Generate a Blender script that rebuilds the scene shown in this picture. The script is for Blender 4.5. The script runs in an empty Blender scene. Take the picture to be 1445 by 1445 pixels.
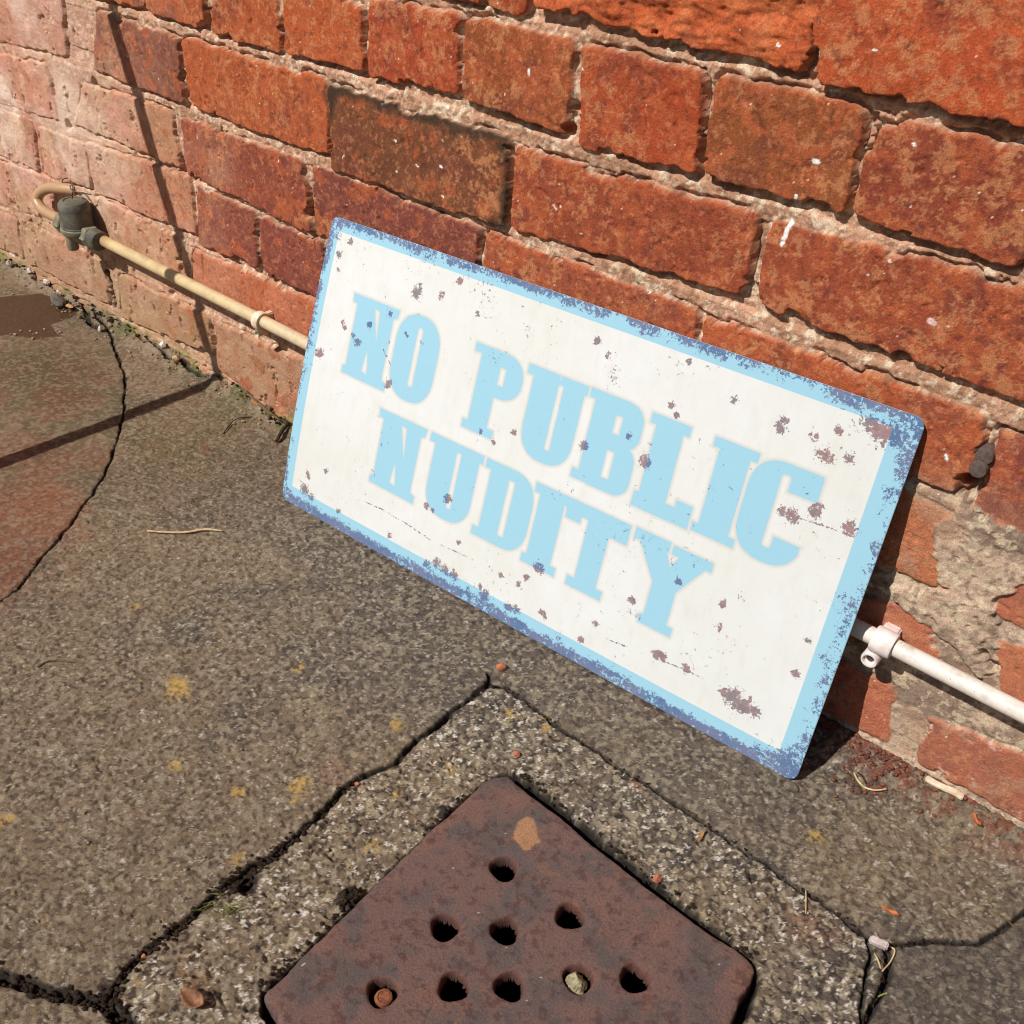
import bpy, bmesh, math, random
import numpy as np
from mathutils import Vector, Matrix

# ------------------------------------------------------------------ camera, light, exposure
scene = bpy.context.scene
COL = scene.collection
F_PX, CX = 1428.675, 722.5
R = np.array([[0.76622825, -0.4187036, 0.48742339], [0.64030324, 0.43388327, -0.63384309], [0.05390753, 0.79776726, 0.60055089]])
CAM = np.array([0.96688572, -0.63892588, 0.65035357])
cd = bpy.data.cameras.new('camera'); cam = bpy.data.objects.new('camera', cd); COL.objects.link(cam)
cd.sensor_width = 36; cd.lens = 36 * F_PX / 1445; cd.clip_start = 0.01; cd.clip_end = 500
M = Matrix([[*R[0], CAM[0]], [*R[1], CAM[1]], [*R[2], CAM[2]], [0, 0, 0, 1]])
cam.matrix_world = M
scene.camera = cam

SUN_TRAVEL = Vector((0.232, 0.625, -0.745)).normalized()
to_sun = -SUN_TRAVEL
w = bpy.data.worlds.new('World'); scene.world = w; w.use_nodes = True
nt = w.node_tree; bg = nt.nodes['Background']
sky = nt.nodes.new('ShaderNodeTexSky'); sky.sky_type = 'NISHITA'; sky.sun_disc = False
sky.sun_elevation = math.asin(to_sun.z); sky.sun_rotation = math.atan2(to_sun.x, to_sun.y)
nt.links.new(sky.outputs[0], bg.inputs[0]); bg.inputs[1].default_value = 0.052
sd = bpy.data.lights.new('sun', 'SUN'); sd.energy = 4.95; sd.angle = math.radians(0.5); sd.color = (1.0, 0.965, 0.915)
so = bpy.data.objects.new('sun', sd); COL.objects.link(so)
so.rotation_euler = SUN_TRAVEL.to_track_quat('-Z', 'Y').to_euler(); so.location = (-1, -3, 4)
vs = scene.view_settings; vs.view_transform = 'Standard'; vs.look = 'None'; vs.gamma = 1; vs.exposure = 0.0
vs.use_curve_mapping = False
scene.cycles.pixel_filter_type = 'BLACKMAN_HARRIS'; scene.cycles.filter_width = 1.05

# ------------------------------------------------------------------ helpers
def ray(u, v):
    return R @ np.array([(u - CX) / F_PX, -(v - CX) / F_PX, -1.0])
def onwall(u, v, y=0.0):
    d = ray(u, v); t = (y - CAM[1]) / d[1]; return CAM + t * d
def ongr(u, v, z=0.0):
    d = ray(u, v); t = (z - CAM[2]) / d[2]; return CAM + t * d
def lin(c, k=1.0):
    return tuple((((v / 255) / 12.92 if v / 255 < .04045 else ((v / 255 + .055) / 1.055) ** 2.4)) / k for v in c)
def wc(*c): return np.array(lin(c, .92))      # measured colour of sunlit wall -> base colour
def gc(*c): return np.array(lin(c, 1.12))     # same for the ground

_tabs = {}
def vn(x, y, seed):
    """smooth value noise, 0..1"""
    if seed not in _tabs: _tabs[seed] = np.random.RandomState(seed).rand(256, 256).astype(np.float32)
    T = _tabs[seed]
    xi = np.floor(x).astype(np.int32); yi = np.floor(y).astype(np.int32)
    fx = (x - xi).astype(np.float32); fy = (y - yi).astype(np.float32)
    fx = fx * fx * (3 - 2 * fx); fy = fy * fy * (3 - 2 * fy)
    a = T[xi & 255, yi & 255]; b = T[(xi + 1) & 255, yi & 255]; c = T[xi & 255, (yi + 1) & 255]; d = T[(xi + 1) & 255, (yi + 1) & 255]
    return a + (b - a) * fx + (c - a) * fy + (a - b - c + d) * fx * fy
def fbm(x, y, size, octv, seed, gain=.5):
    s = 0; a = 1; tot = 0; f = 1 / size
    for i in range(octv):
        ang = .7 * i + seed; c, sn = math.cos(ang), math.sin(ang)
        s = s + a * vn((x * c - y * sn) * f + 31.7 * i + 1000, (x * sn + y * c) * f + 17.3 * i + 1000, seed * 13 + i)
        tot += a; a *= gain; f *= 2.03
    return s / tot
def ss(a, b, x):
    t = np.clip((x - a) / (b - a), 0, 1); return t * t * (3 - 2 * t)
def mixc(c, col, m):
    return c + (np.asarray(col, dtype=np.float32) - c) * m[..., None]
def pip(px, py, poly):
    ins = np.zeros(px.shape, bool); n = len(poly)
    for i in range(n):
        x1, y1 = poly[i]; x2, y2 = poly[(i + 1) % n]
        if y1 == y2: continue
        ins ^= ((y1 > py) != (y2 > py)) & (px < (x2 - x1) * (py - y1) / (y2 - y1) + x1)
    return ins
def seg_d(px, py, pts, closed=False):
    d = np.full(px.shape, 1e9, np.float32); n = len(pts)
    for i in range(n if closed else n - 1):
        ax, ay = pts[i]; bx, by = pts[(i + 1) % n]; vx, vy = bx - ax, by - ay
        t = np.clip(((px - ax) * vx + (py - ay) * vy) / (vx * vx + vy * vy + 1e-12), 0, 1)
        d = np.minimum(d, np.hypot(px - ax - t * vx, py - ay - t * vy))
    return d
def sdpoly(px, py, poly):
    d = seg_d(px, py, poly, True); return np.where(pip(px, py, poly), d, -d)
def smooth_line(pts, n=6):
    out = []; P = [pts[0]] + list(pts) + [pts[-1]]
    for i in range(1, len(P) - 2):
        p0, p1, p2, p3 = [np.array(P[j], float) for j in (i - 1, i, i + 1, i + 2)]
        for k in range(n):
            t = k / n
            out.append(tuple(.5 * (2 * p1 + (p2 - p0) * t + (2 * p0 - 5 * p1 + 4 * p2 - p3) * t * t + (3 * p1 - p0 - 3 * p2 + p3) * t ** 3)))
    out.append(tuple(pts[-1])); return out

def grid_mesh(name, P, keep=None, flip=False, attrs=None):
    """P: (ny,nx,3) vertex grid"""
    ny, nx = P.shape[:2]
    idx = np.arange(ny * nx, dtype=np.int32).reshape(ny, nx)
    q = np.stack([idx[:-1, :-1], idx[:-1, 1:], idx[1:, 1:], idx[1:, :-1]], -1).reshape(-1, 4)
    if keep is not None: q = q[keep.reshape(-1)]
    if flip: q = q[:, ::-1]
    return raw_mesh(name, P.reshape(-1, 3), q, attrs)
def raw_mesh(name, V, Q, attrs=None, smooth=True):
    me = bpy.data.meshes.new(name); n = len(Q)
    me.vertices.add(len(V)); me.vertices.foreach_set('co', np.ascontiguousarray(V, np.float32).ravel())
    me.loops.add(n * 4); me.loops.foreach_set('vertex_index', np.ascontiguousarray(Q, np.int32).ravel())
    me.polygons.add(n); me.polygons.foreach_set('loop_start', np.arange(0, n * 4, 4, dtype=np.int32))
    me.polygons.foreach_set('loop_total', np.full(n, 4, np.int32))
    me.polygons.foreach_set('use_smooth', np.full(n, smooth))
    for k, a in (attrs or {}).items():
        if a.ndim > 1 and a.shape[-1] == 3:
            at = me.attributes.new(k, 'FLOAT_COLOR', 'POINT')
            c = np.ones((len(V), 4), np.float32); c[:, :3] = np.clip(a.reshape(-1, 3), 0.002, 1)
            at.data.foreach_set('color', c.ravel())
        else:
            at = me.attributes.new(k, 'FLOAT', 'POINT'); at.data.foreach_set('value', np.ascontiguousarray(a, np.float32).ravel())
    me.update(); return me
def link(name, me, mat=None, parent=None, label=None, cat=None, kind=None, group=None):
    o = bpy.data.objects.new(name, me); COL.objects.link(o)
    if mat and me is not None: me.materials.append(mat)
    if parent: o.parent = parent
    for k, v in (('label', label), ('category', cat), ('kind', kind), ('group', group)):
        if v: o[k] = v
    return o

# node material helper
class NM:
    def __init__(s, name, rough=.8, spec=.3):
        s.m = bpy.data.materials.new(name); s.m.use_nodes = True; s.t = s.m.node_tree
        s.b = s.t.nodes['Principled BSDF']; s.b.inputs['Roughness'].default_value = rough
        s.b.inputs['Specular IOR Level'].default_value = spec
        s.out = s.t.nodes['Material Output']
    def n(s, ty, **kw):
        nd = s.t.nodes.new(ty)
        for k, v in kw.items(): setattr(nd, k, v)
        return nd
    def l(s, a, b): s.t.links.new(a, b)
    def co(s):
        if not hasattr(s, '_co'): s._co = s.n('ShaderNodeTexCoord').outputs['Object']
        return s._co
    def noise(s, scale, detail=4, rough=.55, dist=0, vec=None):
        nd = s.n('ShaderNodeTexNoise'); nd.inputs['Scale'].default_value = scale; nd.inputs['Detail'].default_value = detail
        nd.inputs['Roughness'].default_value = rough; nd.inputs['Distortion'].default_value = dist
        s.l(vec or s.co(), nd.inputs['Vector']); return nd.outputs['Fac']
    def vor(s, scale, feat='F1', rnd=1):
        nd = s.n('ShaderNodeTexVoronoi'); nd.feature = feat; nd.inputs['Scale'].default_value = scale; nd.inputs['Randomness'].default_value = rnd
        s.l(s.co(), nd.inputs['Vector']); return nd
    def attr(s, name, out='Fac'):
        nd = s.n('ShaderNodeAttribute'); nd.attribute_name = name; return nd.outputs[out]
    def math(s, op, a, b=0.0, c=None, clamp=False):
        nd = s.n('ShaderNodeMath'); nd.operation = op; nd.use_clamp = clamp
        for i, v in enumerate((a, b) if c is None else (a, b, c)):
            if isinstance(v, (int, float)): nd.inputs[i].default_value = v
            else: s.l(v, nd.inputs[i])
        return nd.outputs[0]
    def rng(s, v, a, b, c=0., d=1., smooth=False):
        nd = s.n('ShaderNodeMapRange'); nd.interpolation_type = 'SMOOTHSTEP' if smooth else 'LINEAR'
        s.l(v, nd.inputs['Value']); nd.inputs['From Min'].default_value = a; nd.inputs['From Max'].default_value = b
        nd.inputs['To Min'].default_value = c; nd.inputs['To Max'].default_value = d; return nd.outputs[0]
    def mix(s, f, a, b, mode='MIX'):
        nd = s.n('ShaderNodeMix'); nd.data_type = 'RGBA'; nd.blend_type = mode
        for k, v in (('Factor', f), ('A', a), ('B', b)):
            sock = [i for i in nd.inputs if i.name == k and (i.type == 'RGBA' if k != 'Factor' else i.type == 'VALUE')][0]
            if isinstance(v, (int, float)): sock.default_value = v
            elif isinstance(v, tuple) or isinstance(v, np.ndarray): sock.default_value = (*[float(q) for q in v][:3], 1)
            else: s.l(v, sock)
        return [o for o in nd.outputs if o.type == 'RGBA'][0]
    def bump(s, h, dist, strength=1.0, prev=None):
        nd = s.n('ShaderNodeBump'); nd.inputs['Distance'].default_value = dist; nd.inputs['Strength'].default_value = strength
        s.l(h, nd.inputs['Height'])
        if prev is not None: s.l(prev, nd.inputs['Normal'])
        return nd.outputs[0]
    def col(s, c):
        if isinstance(c, (tuple, np.ndarray)): s.b.inputs['Base Color'].default_value = (*[float(q) for q in c][:3], 1)
        else: s.l(c, s.b.inputs['Base Color'])
    def nrm(s, v): s.l(v, s.b.inputs['Normal'])

def simple_mat(name, c, c2=None, scale=60, rough=.7, spec=.3, bump=.0004, lo=.4, hi=.65, bscale=None, metal=0):
    m = NM(name, rough, spec); c = np.array(c); c2 = c * .6 if c2 is None else np.array(c2)
    n = m.noise(scale, 6, .65)
    m.col(m.mix(m.rng(n, lo, hi), c, c2)); m.nrm(m.bump(m.noise(bscale or scale * 6, 5, .6), bump))
    m.b.inputs['Metallic'].default_value = metal
    return m.m

def tube_mesh(name, pts, rad, seg=16, cap=True, closed=False):
    bm = bmesh.new(); pts = [Vector(p) for p in pts]; rings = []; n = len(pts)
    rads = rad if hasattr(rad, '__len__') else [rad] * n
    prev = None
    for i, p in enumerate(pts):
        t = (pts[min(i + 1, n - 1)] - pts[max(i - 1, 0)]).normalized()
        if prev is None:
            up = Vector((0, 0, 1)) if abs(t.z) < .9 else Vector((1, 0, 0)); a = t.cross(up).normalized()
        else:
            a = (prev - t * prev.dot(t)).normalized()
        prev = a; b = t.cross(a)
        rings.append([bm.verts.new(p + (a * math.cos(k * 2 * math.pi / seg) + b * math.sin(k * 2 * math.pi / seg)) * rads[i]) for k in range(seg)])
    for i in range(n - 1):
        for k in range(seg): bm.faces.new((rings[i][k], rings[i][(k + 1) % seg], rings[i + 1][(k + 1) % seg], rings[i + 1][k]))
    if cap: bm.faces.new(rings[0][::-1]); bm.faces.new(rings[-1])
    for f in bm.faces: f.smooth = len(f.verts) == 4
    bmesh.ops.recalc_face_normals(bm, faces=bm.faces)
    me = bpy.data.meshes.new(name); bm.to_mesh(me); bm.free(); return me
def lathe_mesh(name, prof, seg=32, axis='Z', hex_r=None, wob=0, seed=0):
    """prof: [(r,h)], revolved; seg=6 gives a hexagon"""
    rn = random.Random(seed); bm = bmesh.new(); rings = []
    for r, h in prof:
        ring = []
        for k in range(seg):
            a = 2 * math.pi * k / seg; rr = r * (1 + wob * (rn.random() - .5))
            p = (rr * math.cos(a), rr * math.sin(a), h)
            if axis == 'X': p = (p[2], p[0], p[1])
            if axis == 'Y': p = (p[0], p[2], p[1])
            ring.append(bm.verts.new(p))
        rings.append(ring)
    for i in range(len(rings) - 1):
        for k in range(seg): bm.faces.new((rings[i][k], rings[i][(k + 1) % seg], rings[i + 1][(k + 1) % seg], rings[i + 1][k]))
    bm.faces.new(rings[0][::-1]); bm.faces.new(rings[-1])
    bmesh.ops.recalc_face_normals(bm, faces=bm.faces)
    for f in bm.faces: f.smooth = seg > 8 and len(f.verts) == 4
    me = bpy.data.meshes.new(name); bm.to_mesh(me); bm.free()
    if seg > 8: me.set_sharp_from_angle(angle=math.radians(42))
    return me
def rock_mesh(name, sx, sy, sz, seed, rough=.25, sub=3, flat=0.):
    bm = bmesh.new(); bmesh.ops.create_icosphere(bm, subdivisions=sub, radius=1)
    rn = random.Random(seed)
    pl = [Vector((rn.uniform(-1, 1), rn.uniform(-1, 1), rn.uniform(-1, 1))).normalized() for _ in range(9)]
    of = [rn.uniform(.5, .95) for _ in pl]
    for v in bm.verts:
        d = v.co.normalized(); r = 1.0
        for p, o in zip(pl, of):
            c = d.dot(p)
            if c > .01: r = min(r, o / c)
        r *= 1 + rough * (rn.random() - .5) * .35
        v.co = Vector((d.x * r * sx, d.y * r * sy, d.z * r * sz))
    me = bpy.data.meshes.new(name); bm.to_mesh(me); bm.free(); return me

# ------------------------------------------------------------------ the brick wall
A = (0, 0); B = (480, 0); Cc = (945, 0); E = (945, 500); H = (945, 945); K = 2.89
PX = 'px'
T_O = wc(186, 92, 52); T_R = wc(160, 76, 54); T_D = wc(126, 66, 50); T_M = wc(140, 66, 54); T_P = wc(190, 122, 102); T_S = wc(180, 132, 100)
T_OO = wc(196, 96, 46); T_BR = wc(140, 78, 50); T_OB = wc(196, 108, 62)
bricks = [
 # origin, quad TL TR BR BL, tint, worn orange amount, lift mm, kind
 (A, [(-60,-60),(250,-25),(275,230),(-60,155)], T_P, .2, 0, 's'),
 (A, [(395,42),(728,156),(748,418),(378,290)], wc(140,88,72), .3, 1, ''),
 (A, [(745,158),(1332,326),(1346,642),(775,432)], wc(180,92,54), .6, 1, ''),
 (PX, [(465,119),(719,196),(714,322),(471,240)], wc(122,74,50), .1, 2, 'k'),
 (PX, [(727,206),(1069,302),(1052,418),(722,322)], wc(152,74,50), .5, 1.5, 'e'),
 (PX, [(1086,308),(1570,440),(1530,600),(1066,430)], wc(156,76,52), .6, 1, 'e'),
 (A, [(390,-130),(575,-90),(588,38),(470,5)], wc(150,90,68), .4, 0, ''),
 (A, [(605,-130),(825,-60),(838,126),(600,48)], wc(176,88,52), .5, 1, ''),
 (A, [(850,-60),(1128,-35),(1148,214),(862,140)], wc(172,86,50), .5, 0, ''),
 (PX, [(400,-25),(510,2),(514,102),(404,76)], wc(184,90,52), .7, 1, ''),
 (PX, [(521,-2),(648,20),(648,138),(520,106)], wc(172,76,48), .7, 1, ''),
 (B, [(515,62),(962,158),(926,542),(502,402)], wc(158,84,50), .4, 2, ''),
 (B, [(988,184),(1488,292),(1458,700),(976,590)], wc(174,78,46), .5, 1.5, 'e'),
 (Cc, [(196,300),(802,436),(714,878),(140,706)], wc(150,84,50), .4, 2, 'e'),
 (Cc, [(838,470),(1530,610),(1432,1098),(750,882)], wc(148,72,52), .45, 1.5, 'e'),
 (Cc, [(1560,610),(2200,760),(2100,1300),(1462,1112)], wc(160,80,50), .5, 1, ''),
 (B, [(440,-230),(786,-120),(762,72),(505,-4)], wc(160,70,44), .3, 1, ''),
 (PX, [(768,-70),(1170,-40),(1136,100),(759,10)], wc(194,96,56), .3, 2.5, 'r'),
 (Cc, [(650,-220),(1800,20),(1700,540),(580,325)], wc(188,86,50), .35, 5.5, ''),
 (A, [(-60,210),(190,258),(242,492),(-60,395)], wc(200,124,104), .1, 1, 's'),
 (A, [(330,340),(700,455),(735,690),(300,505)], wc(184,130,98), .3, 0, 's'),
 (A, [(735,478),(1240,655),(1270,950),(765,715)], wc(148,78,60), .35, 1, ''),
 (PX, [(441,234),(675,322),(672,440),(446,332)], wc(134,72,62), .3, 1, ''),
 (PX, [(684,326),(986,440),(978,610),(682,446)], wc(160,84,60), .45, 1, ''),
 (PX, [(995,447),(1392,588),(1358,700),(986,562)], wc(180,92,60), .5, 1, 'e'),
 (E, [(1335,312),(1950,540),(1850,960),(1232,640)], wc(146,78,66), .3, 1, ''),
 (A, [(-60,420),(128,486),(160,700),(-60,610)], wc(172,128,114), .1, 0, 's'),
 (A, [(150,512),(350,590),(376,775),(180,715)], wc(190,138,108), .1, 0, 's'),
 (A, [(345,575),(770,720),(800,968),(388,785)], wc(188,132,104), .2, 0, 's'),
 (A, [(800,762),(1042,872),(1054,1096),(808,998)], wc(140,78,64), .3, .5, ''),
 (A, [(1060,888),(1312,985),(1330,1230),(1070,1112)], wc(140,76,64), .3, 1, ''),
 (PX, [(800,470),(1362,735),(1343,838),(800,600)], T_OB, .6, .5, ''),
 (E, [(1470,820),(1990,1010),(1880,1330),(1320,1065)], wc(178,88,66), .4, 0, ''),
 (A, [(-60,640),(200,720),(230,905),(-60,820)], wc(186,136,108), .1, 0, 's'),
 (A, [(380,795),(722,962),(735,1180),(430,1010)], wc(186,134,104), .1, .5, 's'),
 (A, [(785,1015),(1300,1240),(1300,1450),(790,1182)], wc(184,112,84), .5, .5, 's'),
 (PX, [(1000,775),(1310,868),(1328,935),(1000,850)], wc(190,100,76), .5, 0, ''),
 (E, [(1335,1150),(1950,1420),(1900,1720),(1340,1390)], wc(190,104,66), .4, 0, ''),
 (A, [(-60,850),(72,888),(96,1056),(-60,990)], wc(176,132,116), .1, 0, 's'),
 (A, [(90,893),(424,1068),(448,1242),(108,1068)], wc(172,124,100), .1, 1.5, 's'),
 (A, [(484,1115),(860,1295),(872,1450),(492,1290)], wc(166,130,94), .1, 1.5, 's'),
 (PX, [(304,452),(440,515),(428,606),(308,522)], wc(172,118,92), .2, .5, 's'),
 (PX, [(1060,880),(1262,968),(1252,1050),(1060,950)], wc(184,88,66), .5, 0, ''),
 (H, [(1050,188),(1650,420),(1650,740),(1002,370)], wc(164,82,66), .3, .5, 'w'),
]
X1 = np.concatenate([-.62 - np.geomspace(.004, 3.4, 90)[::-1], np.arange(-.62, -.1, .0014), np.arange(-.1, 1.03, .00105), 1.03 + np.geomspace(.002, 3.4, 90)])
Z1 = np.concatenate([np.arange(-.045, .60, .00105), .60 + np.geomspace(.002, 2.2, 90)])
GX, GZ = np.meshgrid(X1.astype(np.float32), Z1.astype(np.float32))
inner = ((GX > -.64) & (GX < 1.05) & (GZ < .62)).astype(np.float32)
D = np.full(GX.shape, -.012, np.float32)          # distance inside nearest brick
OFF = np.zeros_like(D); WORN = np.full_like(D, .3); KD = np.zeros(D.shape, np.int8)
TINT = np.ones((*D.shape, 3), np.float32) * T_R.astype(np.float32)
wx = (fbm(GX, GZ, .012, 3, 5) - .5); wz = (fbm(GX, GZ, .012, 3, 6) - .5)
jx = GX + wx * .006 + (fbm(GX, GZ, .06, 2, 7) - .5) * .004; jz = GZ + wz * .006 + (fbm(GX, GZ, .06, 2, 8) - .5) * .004
bb = []
rs = np.random.RandomState(4)
def paint(poly, tint, worn, lift, kind):
    xs = [p[0] for p in poly]; zs = [p[1] for p in poly]
    i0, i1 = np.searchsorted(X1, (min(xs) - .013, max(xs) + .013)); k0, k1 = np.searchsorted(Z1, (min(zs) - .013, max(zs) + .013))
    if i1 <= i0 or k1 <= k0: return
    sl = (slice(k0, k1), slice(i0, i1)); x = jx[sl]; z = jz[sl]
    cx, cz = np.mean(xs), np.mean(zs); acc = 0; kk = .0022
    for a in range(4):
        x0, z0 = poly[a]; x1, z1 = poly[(a + 1) % 4]; L = math.hypot(x1 - x0, z1 - z0)
        nx, nz = -(z1 - z0) / L, (x1 - x0) / L
        if nx * (cx - x0) + nz * (cz - z0) < 0: nx, nz = -nx, -nz
        acc = acc + np.exp(-np.clip((nx * (x - x0) + nz * (z - z0)) / kk, -12, 30))
    d = -kk * np.log(acc)
    m = d > D[sl]
    t = rs.rand(3) - .5
    off = (lift + t[0] * 1.2) * .001 + t[1] * .012 * (x - cx) + t[2] * .03 * (z - cz)
    D[sl] = np.where(m, d, D[sl]); OFF[sl] = np.where(m, off, OFF[sl]); WORN[sl] = np.where(m, worn, WORN[sl])
    KD[sl] = np.where(m, {'': 0, 's': 1, 'k': 2, 'e': 3, 'r': 4, 'w': 5}[kind], KD[sl])
    TINT[sl] = np.where(m[..., None], tint * (1 + .06 * (rs.rand() - .5)), TINT[sl])
for org, quad, tint, worn, lift, kind in bricks:
    if org != PX: quad = [(q[0] / K + org[0], q[1] / K + org[1]) for q in quad]
    poly = [tuple(onwall(*q)[[0, 2]]) for q in quad]
    xs = [p[0] for p in poly]; zs = [p[1] for p in poly]; bb.append((min(xs), max(xs), min(zs), max(zs)))
    paint(poly, tint, worn, lift, kind)
PAL = [T_O, T_R, T_D, T_M, T_BR, T_OO]
for k in range(-1, 36):
    za, zb = .0113 + .08 * k + .005, .0113 + .08 * (k + 1) - .005; zm = (za + zb) / 2
    occ = sorted((b[0] - .008, b[1] + .008) for b in bb if b[2] - .0 < zm < b[3])
    hd = k % 3 == 2; P = .1107 if hd else .2213; x = -4.2 + (.05 if k % 2 else 0)
    while x < 4.6:
        pcs = [(x + .005, x + P - .005)]; x += P
        for oa, ob in occ:
            new = []
            for a, b in pcs:
                if ob <= a or oa >= b: new.append((a, b)); continue
                if oa > a: new.append((a, oa))
                if ob < b: new.append((ob, b))
            pcs = new
        for a, b in pcs:
            if b - a < .05: continue
            left = a < .08 and k < 5
            paint([(a, zb), (b, zb), (b, za), (a, za)], (wc(184, 132, 104) if left else PAL[rs.randint(6)]), .4, .5, 's' if left else '')
# how far the joints are smeared flush: soft sandy plaster at the lower left
SM = ss(.10, -.22, GX + (fbm(GX, GZ, .08, 3, 9) - .5) * .25) * ss(.50, .27, GZ + (GX + .2) * .15 * 0 + (fbm(GX, GZ, .1, 2, 10) - .5) * .1)
SM = np.maximum(SM, ss(-.05, -.25, GX) * .75 * ss(.62, .40, GZ))
SM2 = ss(.45, .05, GX) * ss(.12, .07, GZ) * .75
SM = np.maximum(SM, SM2 * (fbm(GX, GZ, .03, 3, 11) > .35))
n1 = fbm(GX, GZ, .02, 5, 20); n2 = fbm(GX, GZ, .006, 4, 21); n3 = fbm(GX, GZ, .05, 4, 22); n4 = fbm(GX, GZ, .0025, 3, 23)
chip = ss(.60, .74, fbm(GX, GZ, .018, 4, 24)) * .0045                 # chipped arrises
Dj = D + .0007 - chip - (n2 - .5) * .0008
bm_ = ss(-.0007, .0010, Dj)
fz = ((GZ + (fbm(GX, GZ, .03, 2, 31) - .5) * .006 - .0113) / .08) % 1.0
under = ss(.0, .05, fz) * (fz < .3) + 0.0                          # near the underside of the brick above the bed
depth_m = .0014 + .0040 * (fbm(GX, GZ, .045, 3, 25) - .4) + .0022 * (n2 - .5) + .0022 * (n4 - .5) + under * .0034
depth_m = np.where((fz > .12) & (fz < .86), depth_m + .0014, depth_m)
crack = ss(.0030, .0006, np.abs(Dj + .0012)) * ss(.42, .62, fbm(GX, GZ, .03, 3, 26)) * .0045
depth_m = depth_m + crack
right_low = ss(.80, .84, GX) * ss(.30, .24, GZ)
depth_m = depth_m * (1 - .85 * SM) * (1 - .75 * right_low) + .0015 * SM * (n1 - .4)
face = -OFF * (1 - .5 * SM) - .0008 + (n3 - .5) * .0018 + (n2 - .5) * .0005 + (n4 - .5) * .00025
face += .0009 * np.exp(-np.clip(Dj, 0, 1) / .0016)
pits = ss(.70, .80, fbm(GX, GZ, .009, 3, 27)) * .0022; face += pits * (.45 - .2 * SM)
rough_b = (KD == 4)
face += rough_b * ((fbm(GX * .5, GZ, .012, 5, 28) - .5) * .012)
HY = depth_m + (face - depth_m) * bm_
HY += SM * ((fbm(GX, GZ, .03, 5, 29) - .5) * .0045 + (n4 - .5) * .0005 + ss(.70, .78, fbm(GX * 1.5, GZ * .7, .014, 4, 30)) * .004)
HY += SM * .0028 * ss(.0022, .0004, np.abs(D + .0005)) * ss(.46, .58, fbm(GX, GZ, .05, 3, 33))
# old cement patch at the right
patch = [(1322,742),(1345,722),(1400,730),(1470,765),(1470,795),(1425,832),(1404,868),(1398,885),(1406,925),(1388,958),(1345,915),(1318,885),(1258,850),(1256,822),(1300,838),(1340,828),(1326,795)]
pw = [tuple(onwall(*p)[[0, 2]]) for p in patch]
m = (GX > .78) & (GX < 1.0) & (GZ < .32)
PD = np.full(GX.shape, -1., np.float32)
PD[m] = sdpoly(GX[m] + wx[m] * .02, GZ[m] + wz[m] * .02, pw)
pm = ss(-.001, .001, PD) * inner
gm = np.clip(right_low * (1 - bm_) + pm, 0, 1)
HY = HY * (1 - pm) + pm * (-.0026 + (n2 - .5) * .003 + (n1 - .5) * .004 + .0015 * ss(.68, .78, fbm(GX, GZ, .008, 3, 34)))
# hollow where the mortar has fallen out
for (u, v, r, dp) in [(1372, 682, .010, .014), (1360, 695, .008, .010), (151, 388, .0055, .022), (154, 398, .0065, .025), (156, 408, .0068, .026), (158, 418, .0068, .026), (159, 428, .0068, .026), (150, 372, .005, .012), (133, 118, .007, .010), (262, 150, .006, .010), (273, 250, .005, .010), (1402, 935, .006, .006), (1388, 922, .005, .006), (800, 180, .005, .010), (812, 150, .004, .008), (94, 175, .008, .008), (440, 330, .005, .009), (240, 415, .006, .005)]:
    q = onwall(u, v); dd = np.hypot(GX - q[0] + wx * .01, GZ - q[2] + wz * .01)
    HY += dp * ss(r, r * .45, dd)
HY += inner * 0 + (1 - inner) * 0
# base junk: wall foot bulges out a little
HY -= ss(.012, -.004, GZ + (n1 - .5) * .02) * ss(.42, .36, GX) * .004
# ---- colour
SKIN = TINT.copy()
nA = fbm(GX, GZ, .014, 5, 40, .62); nB = fbm(GX, GZ, .035, 5, 41, .6); nC = fbm(GX, GZ, .006, 4, 42, .65); nD = fbm(GX, GZ, .0035, 3, 43); nL = fbm(GX, GZ, .12, 3, 44)
val = .70 + .50 * nB + .45 * (nC - .5)
brick = SKIN * val[..., None]
brick = mixc(brick, wc(110, 58, 50), ss(.54, .66, nB) * .55 * (KD != 1))
thr = .60 - .13 * WORN
edgew = np.exp(-np.clip(Dj, 0, 1) / .004)
brick = mixc(brick, wc(182, 94, 58), ss(thr, thr + .07, nA + .05 * (nC - .5) + .10 * edgew * (KD == 3) + .03 * edgew) * .62)
brick = mixc(brick, wc(198, 134, 92), ss(.555, .62, fbm(GX, GZ, .009, 5, 45, .78)) * ss(.42, .62, nL + (WORN - .4) * .3) * .62)
brick = mixc(brick, wc(188, 112, 74), ss(.54, .66, fbm(GX, GZ, .005, 4, 53, .75)) * .22)
brick = mixc(brick, wc(206, 142, 102), ss(.66, .72, nD) * .35)
brick = mixc(brick, wc(84, 46, 40), ss(.33, .27, nD) * .35)
brick = mixc(brick, wc(92, 48, 42), ss(.30, .25, nC) * .45)
brick = mixc(brick, wc(52, 46, 36), (KD == 2) * ss(.014, .003, Dj - (nB - .5) * .03) * (((GZ - .37) > (GX - .3) * 0 ) | (GX > .43)) * .85)
brick = mixc(brick, wc(212, 122, 76), rough_b * ss(.48, .7, nA) * .6); brick = mixc(brick, wc(188, 138, 112), right_low * .32)
brick = brick * np.array([.99, .99, .95], np.float32)
brick = mixc(brick, wc(222, 190, 170), (KD == 5) * ss(.60, .66, fbm(GX, GZ, .02, 4, 46, .7)) * ss(.5, .62, nC) * .6)
rag = rs.rand(*GX.shape).astype(np.float32)
mort = np.ones_like(SKIN) * wc(196, 152, 124).astype(np.float32)
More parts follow.
